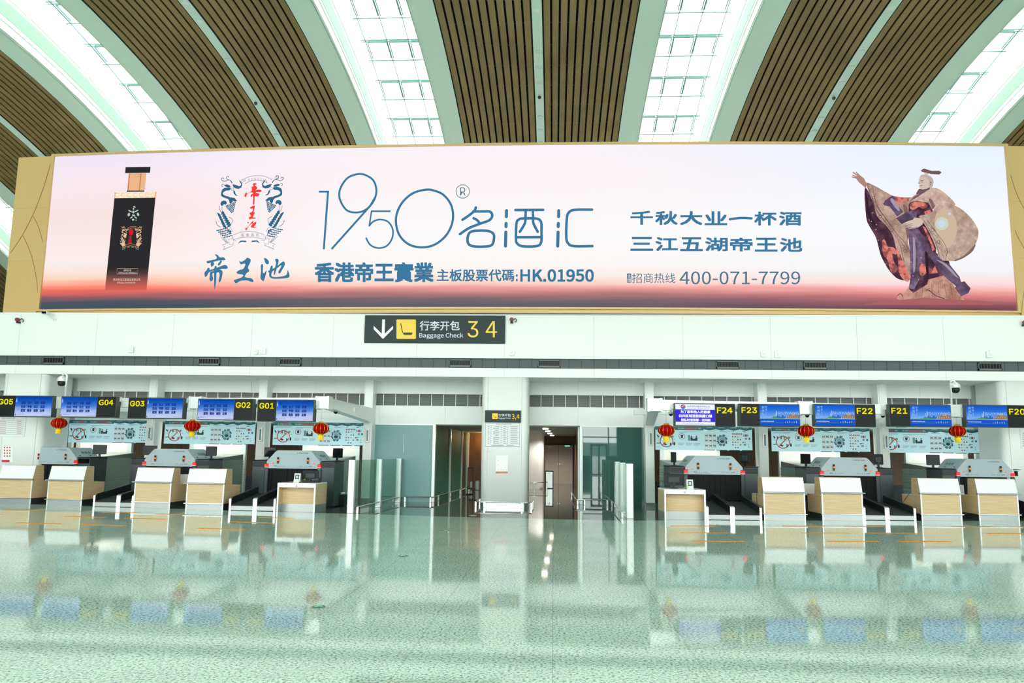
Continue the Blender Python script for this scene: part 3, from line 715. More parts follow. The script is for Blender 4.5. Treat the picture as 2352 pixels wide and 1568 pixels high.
em = N(nt, 'ShaderNodeEmission'); L(r.outputs[0], em.inputs[0]); om = N(nt, 'ShaderNodeOutputMaterial'); L(em.outputs[0], om.inputs[0])
part('bottle_picture', mb, lambda a: a.poly(SB([(317, 430), (795, 424), (690, 1500), (208, 1500)])))
part('bottle_cap', BLK, lambda a: (a.poly(SB([(447, 70), (738, 66), (732, 135), (443, 140)])), a.poly(SB([(462, 341), (667, 341), (665, 354), (461, 356)]))))
part('bottle_neck', AMB, lambda a: a.poly(SB([(485, 142), (690, 140), (668, 341), (467, 341)])), .011)
part('bottle_neck', glow('bottle_amber_dark', (206, 138, 92)), lambda a: (a.poly(SB([(485, 142), (500, 142), (484, 341), (467, 341)])), a.poly(SB([(618, 142), (634, 142), (614, 341), (600, 341)])), a.stroke(SB([(566, 150), (610, 148), (606, 176), (562, 177)]), .6, True)), .014)
part('bottle_shoulder', CRM, lambda a: a.poly(SB([(318, 362), (808, 354), (800, 424), (316, 430)])))
def scroll(a):
    for i in range(7):
        c = SB([(350 + i*70, 396 - i*1.0)])[0]; a.ring(*c, 4.5, 4.8, .9, 18, 20, 320)
    a.poly(SB([(318, 362), (340, 362), (322, 430), (316, 430)])); a.poly(SB([(790, 355), (808, 354), (800, 424), (782, 425)]))
part('bottle_shoulder', GLD, scroll, .015)
def bottle_orn(a):
    for (x, y, rx, ry, ro) in ((550, 530, 14, 8, .5), (540, 552, 9, 12, 0), (500, 580, 26, 7, .5), (575, 578, 26, 7, -.5), (538, 590, 13, 16, 0), (485, 620, 14, 20, .3), (592, 618, 14, 20, -.3), (540, 630, 20, 10, .2), (515, 655, 18, 7, -.6), (565, 655, 18, 7, .6), (535, 680, 14, 12, 0), (570, 685, 7, 6, 0)):
        c = SB([(x, y)])[0]; a.ell(c[0], c[1], rx/5.06, ry/5.06, 12, ro)
part('bottle_emblem', glow('bottle_silver', (190, 206, 196)), bottle_orn, .016)
SL = lambda pts: [(SB([(512 - (p[1] - 600)*.06*.33 + (p[0] - 685)*.32, 890 + (p[1] - 590)*.315)])[0]) for p in pts]
part('bottle_emblem', glow('bottle_rose_gold', (236, 196, 160)), lambda a: crest_blue(a, SL, 685, .55), .016)
part('bottle_lettering', glow('bottle_red', (224, 34, 40)), lambda a: (a.text('帝', 295.5, 525, 306, 541, .03), a.text('王', 295, 542, 303, 550, .03), a.text('池', 294, 551, 303, 560, .03)), .018)
part('bottle_lettering', glow('bottle_print', (232, 214, 200)), lambda a: (a.text('贵州帝池王宸酒业有限公司', 260, 639, 322, 645), a.text('香港主板上市公司HK01950', 269, 646.5, 311, 651), a.stroke(SB([(349, 1248), (591, 1246), (587, 1308), (346, 1310)]), .5, True), a.text('酱香型白酒', 284, 618.5, 301, 623), a.text('53%vol 500ml', 272, 624, 313, 627.6)), .018)

# ---- robed figure shown at the right
SS = z2(1940, 370, 4.753)
def G(n, c): return glow('figure_' + n, c)
FM = {'tan': ((150, 118, 106), (196, 166, 150), 2.2, .46, .12), 'dark': ((70, 44, 60), (108, 72, 84), 4, .55, .1), 'purple': ((86, 68, 92), (136, 118, 146), 3, .52, .12), 'sleeve': ((176, 148, 134), (206, 182, 166), 2.5, .5, .15), 'red': ((150, 84, 84), (224, 130, 118), 5, .47, .05), 'sword': ((82, 64, 88), (116, 98, 124), 3, .5, .15), 'skirt': ((176, 126, 112), (208, 160, 146), 3, .5, .12), 'light': ((188, 158, 144), (216, 190, 176), 2.5, .5, .15)}
def fig(n, c, polys, off):
    part('robed_figure_picture', glow2('figure_' + n, *FM[n]) if n in FM else G(n, c), lambda a: [a.poly(SS(p)) for p in polys], off)
fig('hill', (172, 100, 102), [[(300, 1545), (560, 1520), (870, 1488), (1310, 1512), (1616, 1535), (1616, 1568), (200, 1568)]], .010)
fig('skirt', (196, 146, 130), [[(575, 1465), (600, 1440), (640, 1455), (700, 1370), (720, 1290), (910, 1280), (1090, 1240), (1160, 1310), (1215, 1390), (1310, 1515), (870, 1490), (600, 1515), (572, 1500)]], .012)
fig('dark', (84, 56, 72), [spl([(222, 290), (260, 330), (300, 420), (330, 560), (400, 650), (470, 720), (530, 830), (560, 900), (600, 960), (640, 1100), (665, 1200), (715, 1295), (640, 1300), (560, 1270), (470, 1170), (400, 1040), (370, 940), (340, 830), (270, 710), (240, 640), (225, 500), (217, 400)], 3, True),
     [(690, 500), (712, 452), (790, 432), (915, 455), (962, 540), (980, 620), (1000, 1000), (1140, 1090), (1155, 1170), (1090, 1245), (915, 1290), (900, 1345), (750, 1437), (703, 1395), (720, 1260), (700, 760)]], .014)
fig('tan', (182, 150, 136), [spl([(238, 240), (300, 255), (420, 320), (530, 378), (640, 395), (740, 402), (700, 480), (705, 700), (690, 860), (712, 1000), (716, 1290), (640, 1290), (600, 1150), (560, 950), (520, 800), (440, 690), (360, 610), (330, 520), (300, 420), (262, 330)], 3, True)], .016)
fig('red', (222, 116, 104), [spl([(410, 870), (440, 860), (470, 930), (530, 940), (570, 980), (560, 1020), (520, 1010), (540, 1100), (580, 1160), (550, 1220), (500, 1200), (470, 1080), (420, 1020)], 3, True), spl([(560, 950), (600, 1000), (640, 1100), (690, 1200), (710, 1290), (640, 1290), (590, 1200), (580, 1060)], 3, True),
     spl([(720, 460), (790, 440), (880, 460), (900, 500), (850, 520), (810, 500), (760, 530), (715, 520)], 3, True), spl([(540, 385), (640, 398), (720, 405), (690, 440), (640, 440), (580, 470), (545, 430)], 3, True), spl([(830, 1110), (870, 1090), (905, 1180), (880, 1230), (835, 1260), (815, 1190)], 3, True), [(920, 1160), (960, 1180), (990, 1140), (1020, 1220), (925, 1230)], [(850, 710), (880, 720), (950, 870), (985, 960), (960, 990), (930, 880)], [(870, 550), (930, 530), (950, 565), (880, 590)]], .018)
fig('tan', (182, 150, 136), [[(690, 430), (760, 375), (940, 395), (965, 545), (880, 470), (780, 440), (692, 510)]], .0135)
fig('dark', (84, 56, 72), [[(262, 300), (330, 430), (380, 590), (560, 790), (640, 930), (690, 1100), (560, 1050), (470, 800), (330, 600), (280, 420)]], .0145)
fig('purple', (112, 92, 118), [[(690, 760), (760, 690), (800, 790), (880, 960), (905, 1100), (880, 1130), (820, 1110), (810, 1200), (820, 1280), (760, 1400), (708, 1390), (722, 1260), (712, 1000)], [(690, 560), (740, 530), (790, 545), (785, 620), (740, 620), (700, 600)]], .020)
fig('light', (206, 176, 160), [spl([(700, 430), (760, 372), (880, 302), (960, 290), (1040, 310), (1130, 380), (1190, 440), (1205, 480), (1100, 500), (1000, 490), (965, 520), (930, 400), (900, 450), (780, 430)], 3, True)], .022)
fig('sleeve', (194, 168, 152), [spl([(812, 603), (880, 585), (950, 560), (1000, 492), (1100, 455), (1205, 485), (1290, 535), (1380, 620), (1440, 710), (1462, 780), (1430, 900), (1310, 1030), (1220, 1085), (1100, 1085), (1005, 1072), (1020, 1020), (990, 930), (940, 810), (880, 700)], 3, True)], .024)
fig('sleeve_glow', (206, 184, 160), [spl([(1010, 560), (1100, 520), (1190, 590), (1228, 730), (1190, 880), (1110, 950), (1040, 850), (980, 700)], 4, True)], .026)
fig('flare', (206, 212, 196), [[(1062 + 72*math.cos(t*.26), 682 + 72*math.sin(t*.26)) for t in range(24)]], .028)
fig('flare_core', (206, 220, 232), [[(1062 + 42*math.cos(t*.26), 682 + 42*math.sin(t*.26)) for t in range(24)], [(1145 + 14*math.cos(t*.52), 574 + 14*math.sin(t*.52)) for t in range(12)]], .0285)
fig('sword', (98, 80, 106), [[(418, 465), (445, 425), (525, 374), (546, 402), (542, 440), (640, 555), (575, 605), (490, 492), (435, 484)], [(562, 622), (680, 552), (742, 620), (720, 640), (622, 686)], [(690, 740), (800, 735), (880, 850), (960, 980), (1080, 1095), (1140, 1120), (1255, 1262), (1270, 1320), (1308, 1310), (1376, 1388), (1350, 1440), (1272, 1475), (1205, 1385), (1215, 1365), (1080, 1250), (900, 1000), (760, 800)]], .030)
fig('skin', (214, 194, 178), [spl([(808, 228), (815, 185), (830, 155), (870, 147), (930, 160), (966, 200), (968, 250), (950, 288), (900, 302), (850, 306), (825, 300), (815, 280), (822, 262), (806, 240)], 3, True), [(868, 118), (915, 120), (912, 150), (872, 148)],
     [(635, 682), (690, 655), (740, 640), (760, 618), (830, 622), (858, 660), (850, 690), (800, 725), (700, 742), (690, 735), (740, 715), (655, 726), (648, 718), (720, 700), (640, 705), (640, 696), (700, 682)]], .033)
fig('raised_hand', (176, 136, 122), [[(245, 238), (232, 300), (205, 272), (165, 240), (125, 190), (75, 176), (76, 168), (118, 172), (78, 155), (86, 148), (138, 165), (83, 122), (96, 116), (142, 152), (117, 122), (128, 116), (170, 155), (214, 190), (228, 225)]], .033)
fig('hat', (118, 88, 98), [[(832, 100), (866, 80), (950, 106), (1035, 105), (1060, 122), (1035, 146), (940, 140), (890, 126), (842, 116)], [(785, 352), (802, 315), (870, 312), (930, 285), (925, 300), (860, 330), (800, 350)], [(705, 440), (760, 385), (880, 318), (890, 328), (780, 400)]], .036)
fig('hair', (188, 178, 174), [spl([(832, 160), (870, 147), (930, 160), (966, 200), (968, 250), (950, 290), (925, 300), (918, 262), (925, 225), (905, 190), (870, 172), (838, 176)], 3, True)], .0335)
fig('neck', (92, 72, 80), [[(800, 318), (815, 300), (850, 308), (905, 300), (935, 285), (930, 305), (870, 335), (790, 362), (780, 352)]], .0332)
fig('shade', (132, 104, 100), [spl(p, 4, True) for p in ([(640, 470), (690, 520), (700, 700), (690, 860), (660, 700), (650, 560)], [(1200, 1080), (1310, 1025), (1425, 905), (1400, 980), (1310, 1050), (1220, 1088)], [(920, 420), (945, 410), (985, 490), (960, 525), (940, 470)])], .0245)
fig('shade_dark', (52, 36, 48), [spl(p, 4, True) for p in ([(880, 980), (905, 1000), (915, 1160), (905, 1280), (890, 1200), (880, 1080)], [(955, 1000), (1010, 1075), (1130, 1095), (1080, 1110), (990, 1080)], [(225, 310), (250, 400), (280, 560), (340, 700), (300, 680), (245, 560)])], .0215)
fig('gleam', (168, 152, 176), [spl(p, 4, True) for p in ([(745, 840), (765, 850), (775, 1000), (770, 1180), (750, 1200), (748, 1000)], [(1000, 1075), (1120, 1130), (1240, 1270), (1200, 1250), (1090, 1140)], [(500, 430), (530, 410), (600, 520), (580, 540)])], .031)
fig('speck', (216, 176, 166), [[(x, y), (x + 8, y - 4), (x + 14, y + 5), (x + 3, y + 8)] for x, y in ((260, 640), (285, 655), (340, 690), (335, 745), (360, 860), (300, 560), (430, 330), (1240, 570), (1300, 560), (1390, 810), (1340, 790), (1250, 965), (1150, 1040), (720, 1100), (740, 1250), (830, 1050), (800, 1290), (560, 700), (600, 1000), (440, 1120))], .029)
def figl(a):
    K = lambda pts, w: a.stroke(spl(SS(pts), 5), w)
    K([(822, 218), (845, 211), (862, 214)], 1.2); a.poly(SS([(830, 226), (848, 220), (860, 226), (846, 231)])); K([(812, 268), (850, 266)], 1.2); K([(812, 225), (808, 245), (820, 250)], .8); K([(930, 225), (945, 235), (938, 262)], 1.4)
    K([(640, 704), (745, 682)], .8); K([(650, 722), (745, 700)], .8); K([(690, 738), (800, 718)], .8)
    for xs in ([(300, 262), (330, 400), (370, 520), (470, 650), (560, 780), (650, 880), (690, 960)], [(262, 300), (300, 400), (340, 520), (440, 660), (530, 780), (600, 900), (650, 1100)], [(900, 640), (1000, 780), (1090, 900), (1120, 990), (1100, 1070)], [(860, 640), (930, 760), (1000, 900), (1040, 1060)]): K(xs, 1.0)
    for x, y, rr in ((318, 395, 15), (390, 605, 16), (513, 752, 18), (632, 932, 19), (660, 980, 17), (960, 750, 18), (1022, 882, 17)): c = SS([(x, y)])[0]; a.ring(c[0], c[1], rr/4.75, rr/4.75, .9, 18)
    for i in range(5):
        K([(330 + i*65, 440 + i*100), (400 + i*60, 560 + i*90)], .7); K([(900 + i*40, 690 + i*80), (1000 + i*22, 760 + i*75)], .7)
    for x in (790, 850, 950, 1020, 1090, 1150): K([(x, 1330 if x > 900 else 1400), (x + (x - 900)*.12, 1490)], .7)
    K([(885, 1410), (920, 1410), (1000, 1470), (1090, 1500)], 2); K([(575, 1470), (610, 1445), (635, 1480)], 1.6)
    K([(600, 640), (620, 610), (640, 625)], 1); K([(640, 620), (660, 590), (690, 605)], 1)
part('robed_figure_picture', G('lines', (96, 70, 76)), figl, .040)

# ================================================================== hanging direction sign on the fascia
def fasc(off=0.0): return lambda x, y: atY(x, y, YF - off)
def quad(a, pts): a.poly(pts)
p = [atY(839, 722, YF), atY(1161, 722.5, YF), atY(1157, 788.5, YF), atY(837, 788, YF)]
sx0, sx1, sz0, sz1 = p[3][0], p[1][0], p[3][2] + .005, p[0][2]
sign = thing('direction_sign', 'long dark sign with white arrow and yellow numbers on the white fascia', 'sign')
b = B(); b.bbox(sx0, sx1, YF - .06, YF - .001, sz0, min(sz1, Z_T - .06), .008); b.mk('panel', mat('sign_charcoal', (46, 60, 62), .5, spec=.3), sign)
S6 = z2(830, 710, 6.357)
def fart(name, m, fn, par, off=.064): a = Art(fasc(off)); fn(a); return a.mk(name, m, par)
WLET = mat('sign_white', (246, 250, 252), .5, emit=(246, 250, 252), es=.12); YLET = mat('sign_yellow', (244, 208, 76), .5, emit=(244, 200, 50), es=.12)
M_SIGN = MATS['sign_charcoal']
fart('arrow', WLET, lambda a: a.poly(S6([(305, 148), (345, 148), (340, 358), (463, 242), (463, 285), (315, 433), (178, 290), (180, 242), (298, 358)])), sign)
fart('pictogram', YLET, lambda a: a.rrect(830 + 512/6.357, 710 + 148/6.357, 830 + 797/6.357, 710 + 433/6.357, 2.6), sign)
fart('pictogram', M_SIGN, lambda a: (a.stroke(S6([(574, 210), (602, 336)]), 1.9, round_=True), a.poly(S6([(606, 340), (745, 340), (742, 362), (730, 373), (622, 373), (612, 360)]))), sign, .068)
fart('lettering', WLET, lambda a: (a.text('行李开包', *S6([(852, 170)])[0], *S6([(1435, 310)])[0], .012), a.text('Baggage Check', *S6([(846, 345)])[0], *S6([(1488, 433)])[0], .008)), sign)
fart('number_lettering', YLET, lambda a: (a.text('3', *S6([(1550, 172)])[0], *S6([(1708, 412)])[0], .0), a.text('4', *S6([(1815, 172)])[0], *S6([(1980, 410)])[0], .0)), sign)
# ================================================================== check-in counters
TH = {'G': -.05, 'F': .05}
def desk_high(label, group):
    t = thing('check_in_counter', label, 'counter', group=group)
    w = .535
    B().box(-w + .03, w - .03, .012, .04, .165, .715).mk('front_panel', M_WOOD, t)
    B().box(-w + .01, w - .01, .004, .03, .0, .16).mk('kick_plate', M_STEELM, t)
    b = B(); b.prismX([(.006, .725), (.10, 1.10), (.13, 1.10), (.036, .725)], -w + .012, w - .012); b.mk('sloping_panel', M_WHITE_GLOSS, t)
    B().bbox(-w, w, .095, .44, 1.085, 1.10, .006).mk('counter_top', M_WOOD, t)
    for s in (-1, 1):
        x0, x1 = (w - .03, w) if s > 0 else (-w, -w + .03)
        b = B(); b.prismX([(.012, .165), (.012, .72), (.105, 1.085), (.44, 1.085), (.475, .64), (1.0, .64), (1.0, .165)], x0, x1); b.mk('side_panel', M_WOOD, t)
        B().box(x0 + .004*(s < 0), x1 - .004*(s > 0), .012, .98, 0, .165).mk('side_kick_plate', M_CHARD, t)
        b = B(); b.prismX([(0, 0), (0, .72), (.096, 1.10), (.106, 1.10), (.014, .72), (.014, 0)], x0 - .004*(s < 0), x1 + .004*(s > 0)); b.mk('edge_trim', M_ALU, t)
    B().bbox(-w - .05, w + .05, -.085, .012, .693, .722, .008).mk('bag_ledge', M_STEELM, t)
    B().bbox(-w - .045, w + .035, -.055, .01, .150, .178, .008).mk('bumper_rail', M_STEEL, t)
    B().box(-w + .03, w - .03, .45, 1.0, .61, .64).mk('work_top', M_WOOD, t)
    B().box(-w + .03, w - .03, .43, .45, .165, 1.085).mk('back_panel', M_WOOD, t)
    return t
M_WHITE_GLOSS = mat('white_gloss_laminate', (246, 250, 249), .15)
HI = [('G', 'G05', (-6, 67), (1156, 1157)), ('G', 'G04', (106, 189), (1159, 1161)), ('G', 'G03', (309, 390), (1164.5, 1167.3)), ('G', 'G02', (427, 510), (1169, 1171.6)),
      ('F', 'F23', (1758, 1848), (1195, 1195)), ('F', 'F22', (1890, 1981), (1194.8, 1194.8)), ('F', 'F21', (2116, 2208), (1195, 1195)), ('F', 'F20', (2249, 2343), (1195.8, 1196))]
DESK = {}
proto = None
for blk, nme, (xa, xb), (ya, yb_) in HI:
    A, C = atZ(xa, ya), atZ(xb, yb_)
    X, Y = (A[0] + C[0])/2, (A[1] + C[1])/2
    Y = .5*Y + .5*lineY(X, blk)
    lab = 'tall oak check-in counter with white sloping top below the %s screen' % nme
    if proto is None: proto = desk_high(lab, 'tall oak check-in counters'); o = proto; o.location = (X, Y, 0); o.rotation_euler = (0, 0, TH[blk])
    else: o = dup(proto, (X, Y, 0), TH[blk], lab)
    DESK[nme] = (X, Y)
def desk_low(label, x, y, rz):
    t = thing('low_counter', label, 'counter', (x, y, 0), rz, 'low accessible counters'); w = .525
    for s in (-1, 1):
        x0, x1 = (w - .035, w) if s > 0 else (-w, -w + .035)
        B().box(x0, x1, .012, .9, .2, .74).mk('side_panel', M_WOOD, t)
        B().box(x0, x1, .012, .9, 0, .2).mk('side_kick_plate', M_STEELM, t)
        B().box(x0 - .003, x1 + .003, -.004, .012, 0, .765).mk('edge_trim', M_ALU, t)
    B().box(-w + .035, w - .035, .3, .33, .2, .68).mk('back_panel', M_WOOD, t)
    B().box(-w + .035, w - .035, .29, .33, 0, .2).mk('kick_plate', M_STEELM, t)
    B().bbox(-w, w, 0, .9, .735, .77, .006).mk('counter_top', M_WHITE_GLOSS, t)
    B().box(-w + .035, w - .035, .0, .03, .655, .735).mk('apron', M_WHITE_GLOSS, t)
    a = Art(lambda u, v: (u, -.003, v)); a.rect(-.025, .672, .025, .722); ic = a.mk('access_symbol', mat('pale_grey_print', (206, 214, 214), .6), t)
    a = Art(lambda u, v: (u, -.005, v)); a.ell(-.006, .713, .005); a.stroke([(-.006, .706), (-.004, .692), (.008, .692), (.014, .68)], .005); a.ring(-.002, .686, .011, .011, .003, 16, 150, 340); a.mk('access_symbol', M_BLACK, ic)
    return t
A, C = atZ(636.5, 1175), atZ(720.7, 1178); G1 = ((A[0]+C[0])/2, (A[1]+C[1])/2)
A, C = atZ(1529, 1194.5), atZ(1619.5, 1194.7); F24 = ((A[0]+C[0])/2, (A[1]+C[1])/2)
desk_low('low oak counter with open knee space below the G01 screen', *G1, TH['G'])
desk_low('low oak counter with open knee space below the F24 screen', *F24, TH['F'])
def local(o, rz):
    c, s = math.cos(rz), math.sin(rz)
    return lambda x, y, z=0: (o[0] + x*c - y*s, o[1] + x*s + y*c, z)

# ---- things lying on the low counters
def pc_back(label, loc, rz, w=.5, h=.32, lift=.12, group=None, cat='monitor'):
    t = thing('computer_monitor', label, cat, loc, rz, group)
    b = B(); b.bbox(-w/2, w/2, -.03, .0, lift, lift + h, .012); b.mk('screen_housing', M_CHAR2, t)
    b = B(); b.bbox(-w*.3, w*.3, -.055, -.03, lift + h*.2, lift + h*.75, .02); b.mk('rear_cover', M_CHARD, t)
    b = B(); b.box(-.03, .03, -.05, -.02, .012, lift + h*.3); b.mk('stand', M_BLACK, t)
    b = B(); b.lathe([(0, 0), (.11, 0), (.11, .008), (.03, .014), (0, .014)], 0, -.03, 0, 20); b.mk('base', M_BLACK, t)
    b = B(); b.add([(-w/2 + .012, .001, lift + .012), (w/2 - .012, .001, lift + .012), (w/2 - .012, .001, lift + h - .012), (-w/2 + .012, .001, lift + h - .012)], [(0, 3, 2, 1)]); b.mk('screen', M_DKGLASS, t)
    return t
M_CHAR2 = mat('monitor_plastic', (34, 40, 43), .5, spec=.3)
def face_box(label, loc, rz):
    t = thing('face_scanner', label, 'device', loc, rz, 'white counter terminals')
    b = B(); b.prismX([(-.06, 0), (.08, 0), (.08, .02), (.06, .24), (.02, .24), (-.03, .02), (-.06, .02)], -.085, .085); b.mk('housing', mat('device_white', (222, 228, 224), .4), t)
    a = Art(lambda u, v: (u, -.026 + .05*(v - .02)/.22 - .006, v))
    a.rrect(-.055, .085, .055, .2, .008); q = a.mk('bezel', M_CHAR2, t)
    a = Art(lambda u, v: (u, -.026 + .05*(v - .02)/.22 - .010, v)); a.rect(-.035, .105, .035, .18); a.mk('screen', glow('terminal_screen', (208, 226, 240)), q)
    return t
LG, LF = local(G1, TH['G']), local(F24, TH['F'])
pc_back('dark flat monitor seen from behind on the G01 low counter', LG(.12, .70, .77), TH['G'] + .0, .46, .27, .05)
pc_back('dark wide monitor seen from behind on the F24 low counter', LF(-.16, .62, .77), TH['F'], .52, .3, .08)
face_box('white terminal with small screen on the G01 low counter', LG(-.17, .45, .77), TH['G'])
face_box('white terminal with small screen on the F24 low counter', LF(.21, .35, .77), TH['F'])
t = thing('document_printer', 'small black printer at the right end of the G01 low counter', 'printer', LG(.36, .45, .77), TH['G'])
b = B(); b.bbox(-.10, .10, -.1, .12, 0, .045, .01); b.mk('body', M_BLACK, t)
b = B(); b.prismX([(-.06, .06), (.1, .10), (.1, .13), (-.06, .09)], -.095, .095); b.mk('lid', M_CHAR, t)
b = B(); b.box(-.07, .07, .05, .1, .04, .11); b.mk('arm', M_BLACK, t)
t = thing('desk_keyboard', 'black keyboard and scanner cradle on the G01 low counter', 'keyboard', LG(.10, .4, .77), TH['G'])
B().bbox(-.18, .14, -.06, .08, 0, .02, .006).mk('keys', M_BLACK, t)
b = B(); random.seed(2)
for i in range(8):
    x = -.12 + .033*i; b.box(x - .009, x + .009, -.01, .012, .015, .035 + .05*random.random())
b.mk('cradle', M_CHARD, t)
for nm_, fr_, rz, cc, lab in (('cable', LG(-.02, .42, .775), TH['G'], (-.1, .1), 'thin green cable on the G01 low counter'), ('cable', LF(.07, .3, .775), TH['F'], (-.03, .05), 'bright green cable beside the white terminal on the F24 counter')):
    b = B(); b.tube([(-.05, 0, .004), (-.02, .01, .03), (.0, -.01, .05), (.02, .0, .02), (.05, .01, .07), (.07, .02, .09), (.09, .02, .004)], .006, 8)
    o = b.mk(nm_, mat('green_cable', (120, 230, 40), .5), None, True); o.location = fr_; o.rotation_euler = (0, 0, rz); tag(o, lab, 'cable')
# black cords looping from counters
for nme, side in (('F23', -1), ('F21', -1)):
    X, Y = DESK[nme]; f = local((X, Y), TH['F'])
    b = B(); pts = [(-.50, .50, .665), (-.56, .52, .645), (-.575, .45, .5), (-.58, .4, .36), (-.565, .42, .26), (-.57, .55, .2), (-.59, .62, .24), (-.575, .5, .32)]
    if nme == 'F21': pts = [(-.50, .62, .665), (-.556, .6, .645), (-.57, .78, .5), (-.575, .9, .4), (-.575, .8, .33), (-.57, .6, .3), (-.575, .55, .2), (-.58, .75, .12), (-.57, .9, .06)]
    sm = [(*p, ) for p in pts]; b.tube([f(*p) for p in sm], .006, 6)
    o = b.mk('power_cord', M_BLACK, None, True); tag(o, 'black cord hanging down the oak side of the %s counter' % nme, 'cord')
o = B().tube([LOC for LOC in [local(DESK['G04'], TH['G'])(.42 + .03*i, .58 + .02*math.sin(i*2), .645 + .02*abs(math.sin(i*1.7))) for i in range(6)]], .008, 8).mk('cable', MATS['green_cable'], None, True)
tag(o, 'green and dark cable on the rear work top of the G04 counter', 'cable')

# staff chairs whose dark blue backs show between the counters
def chair(label, x, y, rz):
    t = thing('office_chair', label, 'chair', (x, y, 0), rz, 'dark blue staff chairs')
    b = B(); b.bbox(-.23, .23, -.22, .22, .44, .52, .03); b.mk('seat', M_NAVY, t)
    b = B(); b.prismX([(.22, .52), (.26, .52), (.33, .88), (.29, .90)], -.21, .21); b.mk('backrest', M_NAVY, t)
    b = B(); b.box(-.22, .22, .315, .335, .58, .90); b.mk('back_shell', M_PAPER, t)
    b = B(); b.tube([(0, 0, .06), (0, 0, .45)], .03); b.mk('column', M_BLACK, t)
    for k in range(5):
        a = 2*PI*k/5; b = B(); b.tube([(0, 0, .09), (.28*math.cos(a), .28*math.sin(a), .055)], .018); lg = b.mk('leg', M_BLACK, t)
        b = B(); b.lathe([(0, 0), (.03, .005), (.03, .055), (0, .06)], .28*math.cos(a), .28*math.sin(a), 0, 10); b.mk('castor', M_BLACK, lg)
    return t
for nme, sd in (('G03', .52), ('G05', .75), ('F22', -.45), ('F20', -.62)):
    X, Y = DESK[nme]; f = local((X, Y), TH[nme[0]])
    p = f(sd*.55, 1.35); chair('navy office chair behind the %s counter' % nme, p[0], p[1], TH[nme[0]] + PI + sd)

